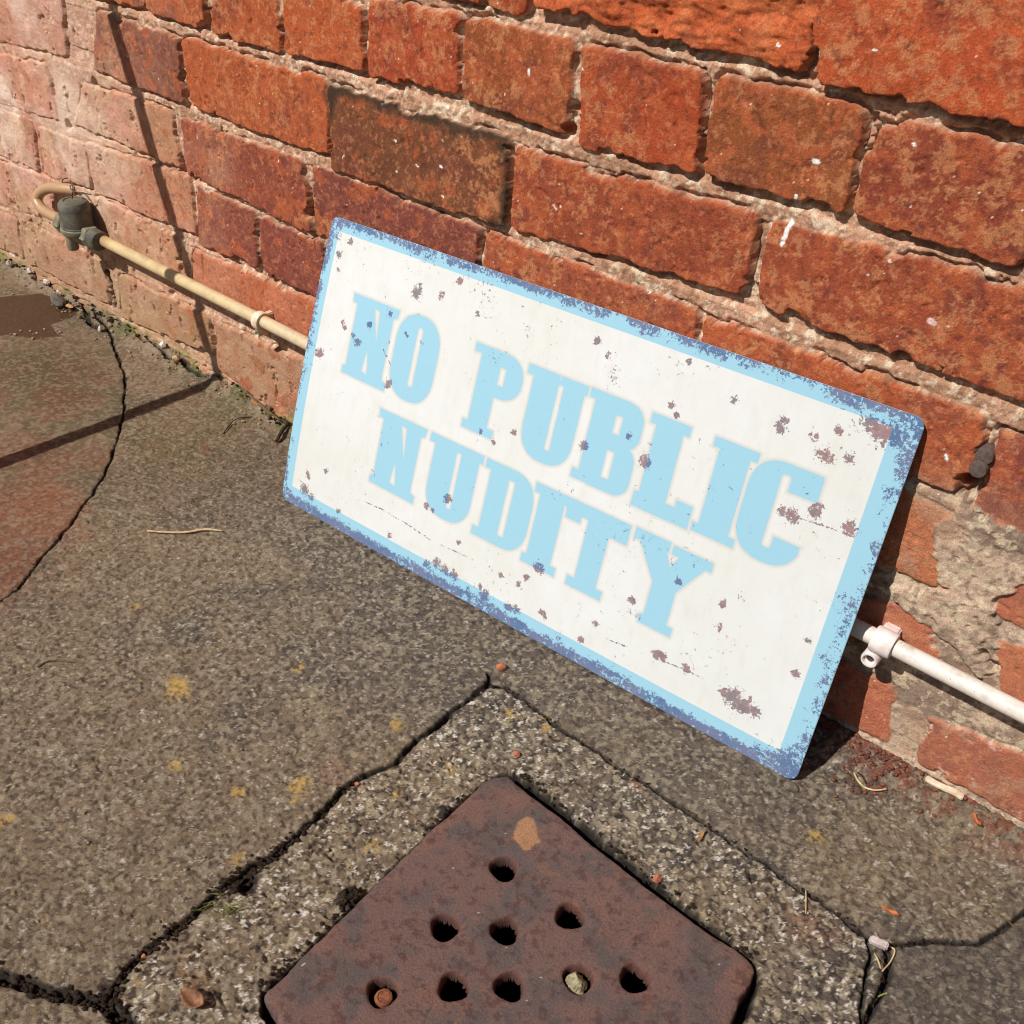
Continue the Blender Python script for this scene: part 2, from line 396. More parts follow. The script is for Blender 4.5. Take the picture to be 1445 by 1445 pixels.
mort = mixc(mort, wc(174, 132, 104), ss(.42, .62, nB)); mort = mixc(mort, wc(224, 204, 176), ss(.54, .64, nC) * .75)
mort = mixc(mort, wc(120, 84, 66), ss(.40, .32, nD) * .5)
cem = np.ones_like(SKIN) * wc(194, 166, 142).astype(np.float32); cem = mixc(cem, wc(148, 126, 108), ss(.45, .6, nB)); cem = mixc(cem, wc(206, 186, 156), ss(.54, .64, nC) * .8)
cem = mixc(cem, wc(110, 92, 78), ss(.38, .31, nD) * .6)
mort = mixc(mort, cem, np.zeros_like(GX)) if False else mort + (cem - mort) * gm[..., None]
sand = np.ones_like(SKIN) * wc(200, 160, 130).astype(np.float32)
sand = mixc(sand, wc(198, 136, 116), ss(.46, .60, fbm(GX, GZ, .05, 4, 47)) * .7)
sand = mixc(sand, wc(166, 120, 92), ss(.5, .66, nA) * .6); sand = mixc(sand, wc(226, 186, 156), ss(.58, .68, fbm(GX * 1.6, GZ * .7, .02, 4, 48)) * .45)
sand = mixc(sand, wc(160, 130, 98), ss(.17, .03, GZ) * .6)
colr = mort + (brick - mort) * (bm_ * (1 - pm))[..., None]
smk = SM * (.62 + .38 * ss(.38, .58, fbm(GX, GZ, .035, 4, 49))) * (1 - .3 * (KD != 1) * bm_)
sand = mixc(sand, wc(232, 208, 190), ss(-.08, -.34, GX) * ss(.10, .26, GZ) * ss(.30, .6, fbm(GX, GZ, .08, 4, 54)) * .85)  # pale lens-glare haze painted into the far-left wall colour
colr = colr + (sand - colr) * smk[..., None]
# cement / dirt on the lowest bricks at the right
colr = mixc(colr, wc(178, 140, 112), ss(.6, .68, fbm(GX, GZ, .03, 5, 50, .65)) * right_low * .5)
# pale flecks, paint splashes and moss
fl = (fbm(GX, GZ, .0045, 2, 51) > .925) | (fbm(GX, GZ, .0028, 2, 52) > .945)
colr = mixc(colr, wc(250, 235, 215), fl * .8)
def splash(pts, r, c=(250, 246, 238)):
    global colr
    q = [tuple(onwall(*p)[[0, 2]]) for p in pts]
    if len(q) == 1: q = q * 2
    mm = (np.abs(GX - q[0][0]) < .03) & (np.abs(GZ - q[0][1]) < .03)
    dd = seg_d(GX[mm] + wx[mm] * .004, GZ[mm] + wz[mm] * .004, q); cc = colr[mm]
    colr[mm] = mixc(cc, wc(*c), ss(r * 1.1, r * .8, dd))
splash([(1117, 312), (1112, 328), (1104, 345)], .0015); splash([(1125, 274), (1124, 279)], .0012); splash([(1152, 227), (1157, 228)], .0016); splash([(1316, 451), (1322, 454)], .0022, (236, 200, 190))
splash([(749, 100), (750, 104)], .0013); splash([(1335, 643), (1338, 648)], .0012)
for (u, v) in [(625, 232), (592, 233), (560, 197), (628, 275), (628, 150), (655, 20), (1241, 66), (1289, 201), (1255, 368), (1100, 60)]: splash([(u, v), (u + 2, v + 2)], .0008)
hol_shade = np.zeros_like(GX)
for (u, v) in [(150, 384), (152, 390), (154, 398), (156, 408), (158, 418), (159, 430)]:
    q = onwall(u, v); hol_shade = np.maximum(hol_shade, ss(.0062, .0035, np.hypot(GX - q[0] + wx * .008, GZ - q[2] + wz * .008)))
colr = mixc(colr, wc(44, 36, 28), hol_shade * .9)  # shade inside the joint hollow, deepened in the wall colour
moss = ss(.018, .002, GZ + (nA - .5) * .03) * ss(.25, .1, GX) * ss(.42, .55, nB)
colr = mixc(colr, wc(118, 122, 62), moss * .75)
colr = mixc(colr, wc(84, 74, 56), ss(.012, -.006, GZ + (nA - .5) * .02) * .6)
brm = np.clip(bm_ * (1 - SM) * (1 - pm), 0, 1)
lum = colr.mean(-1, keepdims=True); colr = lum + (colr - lum) * 1.0
P3 = np.stack([GX, HY, GZ], -1)
wm = NM('brick and mortar', .9, .2)
bn = wm.noise(900, 5, .7); f2 = wm.noise(2600, 3, .6)
c = wm.mix(1.0, wm.attr('albedo', 'Color'), wm.rng(bn, .3, .7, .62, 1.38), 'MULTIPLY')
c = wm.mix(1.0, c, wm.rng(f2, .3, .7, .78, 1.22), 'MULTIPLY')
wm.col(c)
b1 = wm.bump(wm.noise(420, 6, .75), .0015, 1.0); b2 = wm.bump(f2, .0005, .8, b1); wm.nrm(b2)
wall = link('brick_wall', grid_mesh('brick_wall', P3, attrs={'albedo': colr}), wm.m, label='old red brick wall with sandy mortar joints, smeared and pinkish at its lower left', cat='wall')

# ------------------------------------------------------------------ paving
X2 = np.concatenate([-.62 - np.geomspace(.004, 14, 90)[::-1], np.arange(-.62, -.1, .0014), np.arange(-.1, 1.10, .00105), 1.10 + np.geomspace(.002, 14, 90)])
Y2 = np.concatenate([-.64 - np.geomspace(.002, 14, 90)[::-1], np.arange(-.64, .0135, .00105)])
QX, QY = np.meshgrid(X2.astype(np.float32), Y2.astype(np.float32))
g = lambda L: [tuple(ongr(*p)[:2]) for p in L]
J = {
 'a': ([(-400, 1110), (-200, 985), (0, 847), (35, 816), (55, 788), (93, 746), (131, 695), (152, 656), (170, 598), (176, 542), (170, 515), (159, 480), (150, 464), (133, 445)], .0008),
 'b': ([(-90, 1362), (0, 1377), (35, 1388), (69, 1402), (104, 1405), (138, 1412), (156, 1422), (183, 1445), (215, 1475)], .0032),
 'c': ([(156, 1418), (172, 1381), (208, 1339), (256, 1305), (304, 1260), (349, 1229), (401, 1194), (446, 1153), (500, 1101), (558, 1073), (592, 1042), (644, 1000), (686, 966), (688, 948)], .0021),
 'd': ([(690, 968), (713, 969), (748, 993), (793, 1028), (850, 1063), (945, 1128), (990, 1156), (1031, 1187), (1076, 1218), (1132, 1256), (1166, 1277), (1222, 1319), (1253, 1336)], .0010),
 'e': ([(1253, 1338), (1294, 1329), (1350, 1329), (1384, 1326), (1412, 1312), (1445, 1288), (1520, 1250), (1600, 1245)], .0009),
 'f': ([(1253, 1336), (1252, 1360), (1246, 1391), (1229, 1426), (1218, 1445), (1190, 1490), (1150, 1600)], .0022),
 'g': ([(-40, 345), (0, 358), (40, 379), (70, 397), (92, 418)], .0075),
 'i': ([(118, 430), (124, 444), (128, 456), (140, 462)], .0030),
 'j': ([(200, 480), (222, 495), (250, 514), (282, 530), (318, 541)], .0012),
 'h': ([(1222, 1322), (1227, 1345), (1225, 1370), (1218, 1405), (1216, 1440)], .0008),
}
vx = (fbm(QX, QY, .014, 3, 60) - .5) * .006; vy = (fbm(QX, QY, .014, 3, 61) - .5) * .006
finem = (QX > -.7) & (QX < 1.2) & (QY > -.75)
JD = np.full(QX.shape, .05, np.float32)
for k, (pts, wd) in J.items():
    q = smooth_line(g(pts), 3)
    xs = [p[0] for p in q]; ys = [p[1] for p in q]
    mm = finem & (QX > min(xs) - .03) & (QX < max(xs) + .03) & (QY > min(ys) - .03) & (QY < max(ys) + .03)
    dd = seg_d(QX[mm] + vx[mm], QY[mm] + vy[mm], q) - wd * (.55 + .9 * fbm(QX[mm], QY[mm], .02, 2, 62))
    JD[mm] = np.minimum(JD[mm], dd)
A1 = g([(-400, 1110), (-200, 985), (0, 847), (35, 816), (93, 746), (131, 695), (152, 656), (170, 598), (176, 542), (159, 480), (133, 445), (60, 400), (-100, 330)]) + [(-6, -.02), (-6, -3)]
A3 = g([(686, 966), (644, 1000), (558, 1073), (446, 1153), (304, 1260), (208, 1339), (160, 1418), (183, 1445), (260, 1520)]) + [(.8, -.9), (1.0, -.35)] + g([(1216, 1445), (1252, 1350), (1166, 1277), (1031, 1187), (850, 1063), (748, 993), (713, 969)])
A5 = g([(1253, 1338), (1294, 1329), (1384, 1326), (1445, 1288), (1600, 1245)]) + [(1.4, -.4), (1.0, -.5)] + g([(1216, 1445), (1246, 1391)])
A6 = g([(-90, 1362), (69, 1402), (156, 1422), (215, 1475)]) + [(.6, -.9), (-.2, -.9)]
mA1 = pip(QX, QY, A1); mA3 = pip(QX, QY, A3); mA5 = pip(QX, QY, A5); mA6 = pip(QX, QY, A6)
r1 = fbm(QX, QY, .0040, 3, 70, .8); r2 = fbm(QX, QY, .0022, 2, 71); r3 = fbm(QX, QY, .03, 4, 72); r4 = fbm(QX, QY, .12, 3, 73); r5 = fbm(QX, QY, .012, 4, 74, .6)
rough3 = np.where(mA3, 1.5, 1.0) * np.where(mA1, .35, 1) * (.45 + .55 * ss(-.22, -.02, -QY + .02 + QX * .35 - .02))
rough3 = np.where(QX < .25, rough3 * (.45 + .55 * ss(.0, .3, QX - QY * .4)), rough3)
ZZ = (r1 - .5) * .0027 * rough3 + (r2 - .5) * .0009 * rough3 + (r3 - .5) * .0016 + (r4 - .5) * .003
ZZ -= ss(.69, .76, fbm(QX, QY, .007, 3, 75)) * .0016 * rough3
ZZ += np.where(mA1, -.0012, 0) + np.where(mA3, .0004, 0) + np.where(mA5, -.001, 0) + np.where(mA6, -.0015, 0)
ZZ -= .0012 * np.exp(-np.clip(JD, 0, 1) / .003)
groove = ss(.0010, -.0016, JD)
ZZ -= groove * (.0045 + .0085 * ss(.35, .6, r5))
# ridge of dirt and moss along the wall foot
en = fbm(QX, QY, .02, 4, 76); ridge = ss(-.026, -.006, QY + (en - .5) * .022) * ss(.34, .24, QX) * ss(-3, -1, QX)
ZZ += ridge * (.004 + .018 * (fbm(QX, QY, .012, 4, 77) - .35))
rr = ss(.74, .84, QX) * ss(-.045, -.004, QY + (en - .5) * .03); ZZ += rr * .011 + rr * (r1 - .5) * .003
for (u, v, r, dp) in [(122, 437, .008, .02), (118, 447, .006, .014), (128, 455, .005, .010), (318, 533, .006, .01), (305, 515, .004, .006), (260, 508, .004, .006), (350, 1248, .008, .006), (345, 1240, .006, .005), (85, 407, .013, .02), (60, 397, .012, .018), (100, 415, .012, .02), (35, 380, .012, .02), (72, 402, .010, .02), (10, 368, .012, .02), (205, 480, .005, .01), (222, 478, .006, .012), (388, 590, .008, .01)]:
    q = ongr(u, v); ZZ -= dp * ss(r, r * .4, np.hypot(QX - q[0] + vx * 1.5, QY - q[1] + vy * 1.5))
# opening under the drain cover
c7 = lambda x, y: (x / K + 350, y / K + 945)
c8 = lambda x, y: (x / 3.6125 + 680, y / 3.6125 + 1080)
cover_px = [c7(60, 1330), c7(75, 1305), c7(130, 1258), c7(420, 970), c7(560, 830), c7(700, 698), c7(880, 530), c7(960, 458), c7(1000, 437), c7(1050, 430), c8(140, 50), c8(180, 88), c8(250, 150), c8(350, 222), c8(450, 300), c8(560, 400), c8(700, 500), c8(830, 610), c8(960, 700), c8(1090, 800), c8(1180, 862), c8(1290, 928), c8(1350, 975), c8(1385, 1018), c8(1392, 1045), c8(1375, 1105), c8(1322, 1180), c8(1300, 1250)]
CZ = .004
cov = [tuple(ongr(u, v, CZ)[:2]) for u, v in cover_px]
cov += [(.905, -.33), (.905, -.44), (.902, -.462), (.893, -.471), (.80, -.474), (.69, -.471), (.668, -.466)]
hole_r = [tuple(ongr(*p)[:2]) for p in [(367, 1404), (380, 1390), (500, 1277), (590, 1190), (660, 1126), (688, 1100), (712, 1090), (726, 1090), (742, 1098), (790, 1132), (850, 1182), (900, 1224), (950, 1262), (1010, 1310), (1060, 1352), (1072, 1375), (1068, 1400), (1052, 1440)]]
hole_r += [(.910, -.34), (.909, -.45), (.90, -.476), (.80, -.479), (.68, -.476), (.662, -.470)]
mm = (QX > .60) & (QX < .96) & (QY > -.53) & (QY < -.17)
HD = np.full(QX.shape, -1., np.float32); HD[mm] = sdpoly(QX[mm] + vx[mm] * .8, QY[mm] + vy[mm] * .8, hole_r)
pit = ss(-.0006, .0018, HD)
ZZ = ZZ * (1 - pit) + pit * (-.014 - .12 * ss(.004, .014, HD))
for (u, v, r, dp) in [(490, 1272, .010, .009), (497, 1268, .008, .008), (628, 1148, .007, .006), (503, 1165, .004, .002)]:
    q = ongr(u, v); dd = np.hypot(QX - q[0] + vx * 2, QY - q[1] + vy * 2); ZZ += .004 * ss(r, r * .3, dd) * (1 - pit) * (.4 + r1)
# colour
n1 = fbm(QX, QY, .03, 5, 80, .6); n2 = fbm(QX, QY, .008, 4, 81, .65); n3 = fbm(QX, QY, .0028, 3, 82); nL = fbm(QX, QY, .15, 4, 83); n5 = fbm(QX, QY, .0035, 2, 84)
base = np.ones((*QX.shape, 3), np.float32) * gc(110, 97, 82).astype(np.float32)
base = mixc(base, gc(98, 88, 76), ss(.42, .6, n1) * .8); base = mixc(base, gc(136, 116, 88), ss(.45, .62, nL) * .6)
farl = ss(.42, .0, QX - QY * .2)          # warmer, browner and smoother towards the far left
base = mixc(base, gc(138, 112, 84), farl * .75)
base = mixc(base, gc(100, 88, 60), farl * ss(.48, .60, n1) * .7)
base = mixc(base, gc(130, 92, 68), (mA1 * ss(-.02, -.2, QY) * ss(.36, .52, nL)) * .8)
olive = np.zeros_like(QX)
for (u, v, r, cc, st) in [(60, 520, .12, (84, 66, 40), .6), (90, 560, .09, (112, 62, 40), .5), (30, 720, .10, (140, 92, 64), .6), (60, 640, .08, (124, 76, 54), .5), (250, 620, .10, (112, 94, 58), .5), (330, 580, .05, (104, 96, 60), .4), (290, 635, .015, (136, 66, 44), .5), (10, 810, .06, (128, 76, 52), .5), (1240, 1085, .05, (124, 78, 62), .65), (1300, 1100, .04, (118, 80, 62), .5), (1200, 1070, .03, (120, 84, 68), .5), (930, 985, .03, (150, 92, 70), .3), (480, 1095, .022, (168, 122, 98), .25), (1160, 1315, .03, (150, 104, 80), .45), (270, 1375, .02, (140, 98, 60), .4), (900, 1110, .015, (176, 120, 86), .4), (470, 680, .08, (136, 116, 84), .5), (430, 870, .08, (140, 122, 92), .3)]:
    q = ongr(u, v); dd = np.hypot(QX - q[0], (QY - q[1]) * 1.3) / r + (n1 - .5) * 1.6
    base = mixc(base, gc(*cc), ss(1.0, .25, dd) * st)
# aggregate speckle
sp = np.where(mA3, 1.0, .55) * np.where(mA1, .25, 1) * (.35 + .65 * ss(.05, .5, QX - QY * .3))
base = mixc(base, gc(52, 46, 42), ss(.46, .36, n3) * .8 * (.4 + .6 * sp))
base = mixc(base, gc(160, 146, 120), ss(.56, .64, n5 + .05 * (n1 - .5)) * .75 * (.45 + .55 * sp))
wthr = np.where(mA3, .0, .045)
base = mixc(base, gc(226, 216, 198), ss(.655, .69, fbm(QX, QY, .0034, 3, 85, .8) + .16 * (n1 - .55) - wthr) * .8 * sp)
base = mixc(base, gc(196, 178, 140), ss(.68, .72, fbm(QX, QY, .006, 3, 86, .7)) * .5 * sp)
# brick dust near the wall
base = mixc(base, gc(140, 74, 54), rr * ss(.45, .6, n2) * .6)
base = mixc(base, gc(150, 134, 110), ridge * .6); base = mixc(base, gc(96, 98, 50), ridge * ss(.5, .6, n1) * .8)
for (u, v, r) in [(185, 455, .012), (196, 463, .012), (210, 470, .010), (175, 448, .010), (170, 444, .007)]:
    q = ongr(u, v, .006); base = mixc(base, gc(128, 140, 40), ss(1, .5, np.hypot(QX - q[0], QY - q[1]) / r + (n2 - .5)) * .9)
# lichen rosettes
for (u, v, r) in [(425, 1108, .0115), (415, 1128, .007), (335, 1212, .0105), (248, 1082, .008), (252, 972, .013), (245, 962, .008), (527, 1192, .0085), (637, 1085, .0095), (560, 1022, .007), (420, 943, .008), (2, 1160, .010), (335, 1118, .0065), (722, 1008, .008), (770, 1026, .005), (190, 855, .006), (556, 1122, .004), (770, 1012, .006), (1150, 1180, .006), (194, 1390, .004)]:
    q = ongr(u, v); dd = np.hypot(QX - q[0], QY - q[1]) / r + (n2 - .5) * 1.4 + (n1 - .5) * .8
    base = mixc(base, gc(178, 146, 82) * (.65 + .7 * n3[..., None]), ss(1.05, .25, dd) * .85 * ss(.38, .58, n3 + .06))
for (u, v, r) in [(490, 1272, .011), (628, 1148, .008), (350, 1246, .010), (345, 1238, .008), (505, 1165, .005), (487, 1260, .006), (876, 1152, .004), (270, 1405, .006), (145, 1395, .008), (330, 1255, .006)]:
    q = ongr(u, v); dd = np.hypot(QX - q[0], QY - q[1]) / r + (n2 - .5) * 1.6
    base = mixc(base, gc(44, 32, 26), ss(1.0, .5, dd) * .9)
wetp = g([(-120, 400), (0, 418), (60, 413), (75, 424), (108, 435), (103, 447), (72, 458), (86, 474), (50, 478), (20, 472), (-120, 480)])
wm_ = np.zeros_like(QX); mm = (QX < .1) & (QX > -1) & (QY > -.3); wm_[mm] = ss(-.002, .002, sdpoly(QX[mm] + vx[mm], QY[mm] + vy[mm], wetp))
base = mixc(base, gc(74, 50, 30) * (.8 + .5 * n1[..., None]), wm_ * .88)
base = mixc(base, gc(38, 32, 27), np.clip(ss(.0018, -.0006, JD) + .5 * np.exp(-np.clip(JD, 0, 1) / .0012), 0, 1) * .85)
base = mixc(base, gc(34, 28, 24), ss(-.0016, .0008, HD + (n2 - .5) * .002))
base = mixc(base, gc(74, 70, 66), mA5 * .35)
base = base * np.array([1.16, 1.17, 1.24], np.float32)
P4 = np.stack([QX, QY, ZZ], -1)
gm_ = NM('weathered concrete', .92, .25)
bn = gm_.noise(1100, 5, .7)
gm_.col(gm_.mix(1.0, gm_.attr('albedo', 'Color'), gm_.rng(bn, .3, .7, .5, 1.5), 'MULTIPLY'))
gm_.l(gm_.rng(gm_.attr('wet'), 0, 1, .92, .28), gm_.b.inputs['Roughness'])
gb = gm_.bump(gm_.noise(420, 6, .8), .0020, 1.0); gb = gm_.bump(gm_.noise(1500, 3, .6), .0008, .9, gb); gm_.nrm(gb)
ground = link('paving', grid_mesh('paving', P4, attrs={'albedo': base, 'wet': wm_}), gm_.m, kind='structure', label='weathered concrete paving slabs with cracked joints, lichen and moss', )

# height lookup, so things rest on the slabs
def zat(x, y, r=0.0):
    i = np.clip(np.searchsorted(X2, x), 1, len(X2) - 1); j = np.clip(np.searchsorted(Y2, y), 1, len(Y2) - 1)
    k = max(1, int(r / .001)); return float(np.max(ZZ[max(0, j - k):j + k + 1, max(0, i - k):i + k + 1]))
def wat(x, z):
    i = np.clip(np.searchsorted(X1, x), 1, len(X1) - 1); j = np.clip(np.searchsorted(Z1, z), 1, len(Z1) - 1); return float(HY[j, i])

# ------------------------------------------------------------------ cast iron drain cover
HOLES = [(.713, -.290), (.7123, -.3515), (.7715, -.2876), (.7446, -.3262), (.713, -.412), (.745, -.3785), (.772, -.354), (.803, -.320), (.831, -.2945), (.772, -.414), (.831, -.354), (.831, -.414), (.802, -.383)]
root = link('drain_cover', None, label='rusty brown square cast iron drain cover pierced with round holes, set in the paving', cat='drain cover'); root.location = (.78, -.345, 0)
xs = np.arange(.640, .912, .0009); ys = np.arange(-.480, -.208, .0009)
CXg, CYg = np.meshgrid(xs.astype(np.float32), ys.astype(np.float32))
ux = (fbm(CXg, CYg, .02, 3, 90) - .5) * .0025
cdist = sdpoly(CXg + ux, CYg + ux * .5, cov)
f1 = fbm(CXg, CYg, .05, 4, 91); f2 = fbm(CXg, CYg, .006, 4, 92); f3 = fbm(CXg, CYg, .02, 4, 93)
CH = CZ + (f1 - .5) * .0022 + (f2 - .5) * .0005
CH -= .0016 * np.exp(-np.clip(cdist, 0, 1) / .0025) + .020 * ss(.0006, -.0012, cdist)
hd = np.full(CXg.shape, 1., np.float32)
for i, (hx, hy) in enumerate(HOLES):
    a = np.arctan2(CYg - hy, CXg - hx); hd = np.minimum(hd, np.hypot(CXg - hx, CYg - hy) + .0006 * np.sin(3 * a + i * 2) + .0010 * (f2 - .5) + (CXg - hx) * 0)
CH -= .0011 * np.exp(-np.clip(hd - .0095, 0, 1) / .0018)
CH -= .0105 * ss(.0103, .0083, hd)
keepv = (cdist > -.0014) & (hd > .0081)
kf = keepv[:-1, :-1] & keepv[1:, :-1] & keepv[:-1, 1:] & keepv[1:, 1:]
cc = np.ones((*CXg.shape, 3), np.float32) * gc(106, 82, 75).astype(np.float32)
cc = mixc(cc, gc(90, 77, 74), ss(.42, .60, f3)); cc = mixc(cc, gc(118, 84, 72), ss(.50, .66, fbm(CXg, CYg, .035, 5, 94, .6)) * .7)
cc = mixc(cc, gc(70, 40, 34), ss(.62, .7, f2) * .5); cc = mixc(cc, gc(128, 92, 72), ss(.60, .72, fbm(CXg, CYg, .006, 4, 95, .7)) * .3)
cc = mixc(cc, gc(62, 44, 40), ss(.36, .26, fbm(CXg, CYg, .004, 3, 97, .7)) * .5)
cc = mixc(cc, gc(112, 64, 46), ss(.0125, .0098, hd) * .45); cc = mixc(cc, gc(58, 40, 32), ss(.0097, .0088, hd) * (.45 + .5 * f2))  # second mix paints shade into the hole walls
cc = mixc(cc, gc(220, 200, 185), (fbm(CXg, CYg, .0035, 2, 96) > .935) * .8)
bl = [c7(1085, 660), c7(1100, 620), c7(1135, 598), c7(1165, 605), c7(1178, 640), c7(1182, 680), c7(1197, 705), c7(1170, 712), c7(1150, 735), c7(1125, 738), c7(1105, 715), c7(1082, 690)]
bl = [tuple(ongr(u, v, CZ)[:2]) for u, v in bl]
cc = mixc(cc, gc(160, 118, 84) * (.85 + .4 * f2[..., None]), ss(-.0003, .0006, sdpoly(CXg + ux * .5, CYg, bl)) * .92)
im = NM('rusty cast iron', .8, .35)
im.col(im.mix(1.0, im.attr('albedo', 'Color'), im.rng(im.noise(700, 5, .75), .3, .7, .66, 1.34), 'MULTIPLY'))
im.nrm(im.bump(im.noise(520, 6, .75), .0010))
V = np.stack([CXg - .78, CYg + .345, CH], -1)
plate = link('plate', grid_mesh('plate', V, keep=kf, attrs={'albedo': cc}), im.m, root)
rust = simple_mat('rusted bolt', gc(150, 92, 60), gc(104, 58, 42), 300, .8, .3, .0006)
bo = link('bolt', lathe_mesh('bolt', [(.0052, -.02), (.0058, -.006), (.0062, -.0015), (.0056, .0004), (.0040, .0010), (.0034, .0003), (.002, .0002), (.0005, .0003)], 24, wob=.06), rust, root)
hp = ongr(541, 1403, CZ); bo.location = (hp[0] - .78 , hp[1] + .345, CZ - .004)

# ------------------------------------------------------------------ the sign
TL = onwall(470.5, 304, -.0065); TR = onwall(1308.5, 592, -.0065); BR = ongr(1122, 1104, .0025); BL = ongr(397.5, 702, .0020)
SW, SH = .6, .3
nU, nV = 640, 330
vv = np.linspace(0, SH, nV); rc = .008
def inset(v):
    e = np.minimum(v, SH - v); return np.where(e < rc, rc - np.sqrt(np.maximum(rc ** 2 - (rc - e) ** 2, 0)), 0)
# denser rows in the corners
vv = np.concatenate([rc * (1 - np.cos(np.linspace(0, math.pi / 2, 14)))[:-1] * 1.0, np.linspace(rc, SH - rc, nV), (SH - rc * (1 - np.cos(np.linspace(0, math.pi / 2, 14)))[:-1])[::-1]])
ins = inset(vv); uu = np.linspace(0, 1, nU)
U = ins[:, None] + uu[None, :] * (SW - 2 * ins[:, None]); Vv = np.repeat(vv[:, None], nU, 1)
s = (U / SW)[..., None]; t = (Vv / SH)[..., None]
PT = (BL * (1 - s) + BR * s) * (1 - t) + (TL * (1 - s) + TR * s) * t
nrm = np.cross(BR - BL, TL - BL); nrm /= np.linalg.norm(nrm)
if nrm[1] > 0: nrm = -nrm
bow = (4 * t * (1 - t)) * (.0042 * (1 - s) - .0022 * s) + 4 * s * (1 - s) * (1 - t) ** 2 * .0035
PF = PT + nrm * bow
# slight curl of the outline at bottom
lx, lyy = U * 1000, Vv * 1000
def rr_sd(x, y, x0, x1, y0, y1, r):
    qx = np.abs(x - (x0 + x1) / 2) - (x1 - x0) / 2 + r; qy = np.abs(y - (y0 + y1) / 2) - (y1 - y0) / 2 + r
    return -(np.hypot(np.maximum(qx, 0), np.maximum(qy, 0)) + np.minimum(np.maximum(qx, qy), 0) - r)
def rect(x0, y0, x1, y1, r=0.3): return lambda x, y: rr_sd(x, y, x0, x1, y0, y1, r)
def poly(*p): return lambda x, y: sdpoly(x, y, list(p))
def uni(*f): return lambda x, y: np.max([q(x, y) for q in f], 0)
def sub(a, *f): return lambda x, y: np.minimum(a(x, y), -np.max([q(x, y) for q in f], 0))
def arcbox(x0, y0, x1, y1, rx, ry, corners):
    """box with elliptical corners, corners subset of 'abcd' = TL TR BR BL"""
    P = []
    for cn, (px, py), a0 in (('a', (x0, y1), 180), ('b', (x1, y1), 90), ('c', (x1, y0), 0), ('d', (x0, y0), 270)):
        if cn not in corners: P.append((px, py)); continue
        cx = px + (rx if px == x0 else -rx); cy = py + (ry if py == y0 else -ry)
        for k in range(13):
            a = math.radians(a0 - 90 * k / 12); ca, sa = math.cos(a), math.sin(a); e = .86
            P.append((cx + rx * math.copysign(abs(ca) ** e, ca), cy + ry * math.copysign(abs(sa) ** e, sa)))
    return poly(*P)
def lN(o, y0, y1):
    return sub(poly((o, y1), (o + 62, y1), (o + 61, y1 - 8), (o + 56, y1 - 10), (o + 56, y0 + 9), (o + 62, y0 + 7), (o + 62, y0 - .5), (o + 3, y0), (o + 3, y0 + 7), (o + 7, y0 + 9), (o + 7, y1 - 9), (o + 1, y1 - 8)),
               poly((o + 30.5, y1 - 7), (o + 37.5, y1 - 8), (o + 40.5, y1 - 39)), poly((o + 31, y0 + 31), (o + 28.5, y0 + 9), (o + 36, y0 + 7.5), (o + 34.5, y0 + 18)))
def lU(o, y0, y1, w=64):
    return sub(uni(arcbox(o + 7, y0, o + 61, y1 - 4, 26, 26, 'cd'), rect(o, y1 - 8.5, o + 34, y1), rect(o + 35, y1 - 8.5, o + w, y1)), rect(o + 34, y0 + 12, o + 39.5, y1 - 8, 1.5))
row1 = [lN(50, 159, 237.5),
    sub(arcbox(114, 159, 168, 240.5, 27, 29, 'abcd'), rect(138.5, 173, 144.8, 229.5, 2.5)),
    sub(uni(rect(208, 229, 240, 237), rect(216.5, 163, 239, 236), rect(210.5, 159, 247, 167), arcbox(225, 196, 266, 237, 25, 20, 'bc')), rect(239.6, 207.5, 246.5, 223.5, 1.2)),
    lU(269, 158.5, 236.5),
    sub(uni(rect(335, 229, 352, 237), rect(341.5, 163, 364, 236), rect(335, 158.5, 352, 167), arcbox(352, 197, 391, 237, 20, 16, 'bc'), arcbox(352, 158, 391.5, 202, 18, 16, 'bc')), rect(364.3, 207.5, 371.2, 223, 1.2), rect(363.8, 169, 371.5, 193, 1.2)),
    uni(rect(396, 228, 433, 236.5), rect(402, 162, 427.5, 234), rect(397.5, 157.5, 452, 170.5), rect(436.5, 160, 452, 177)),
    uni(rect(454, 229, 493, 237), rect(460, 162, 487, 234), rect(454.5, 159, 493.5, 166.5)),
    uni(sub(arcbox(490, 159, 545.5, 238, 27, 27, 'acd'), rect(514.3, 171, 522, 229.5, 3), rect(514.3, 181.5, 560, 217.8, 1), poly((536, 240), (548, 240), (548, 238)), rect(544, 150, 560, 183)), rect(527, 218, 546, 236))]
row2 = [lN(112, 66.5, 142), lU(179, 66.5, 142, 65),
    sub(uni(rect(247, 133, 262, 142), rect(254, 72, 276, 140), rect(247, 67, 262, 76), arcbox(262, 67, 306, 142, 26, 28, 'bc')), rect(275.5, 77.5, 282.5, 131.5, 1.5)),
    uni(rect(304, 132, 342, 141), rect(310.5, 70, 337, 138), rect(305.5, 65.5, 343.5, 74)),
    uni(rect(339, 129, 404, 141), rect(340, 122.5, 356, 135), rect(384.5, 122.5, 404, 135), rect(363.5, 70, 386, 132), rect(356, 65, 393, 74)),
    sub(uni(rect(408.5, 132.5, 442.5, 142), rect(445.3, 132.5, 482.5, 141), poly((414, 134), (478, 134), (458, 104), (458, 70), (435.5, 70), (435.5, 104)), rect(432, 64.5, 464, 73)), poly((441, 133), (443, 133), (443, 145), (445.2, 145), (445.2, 133), (452.5, 133), (447, 122)))]
LET = np.full(lx.shape, -20., np.float32)
edgej = (fbm(U, Vv, .006, 3, 110) - .5) * .9
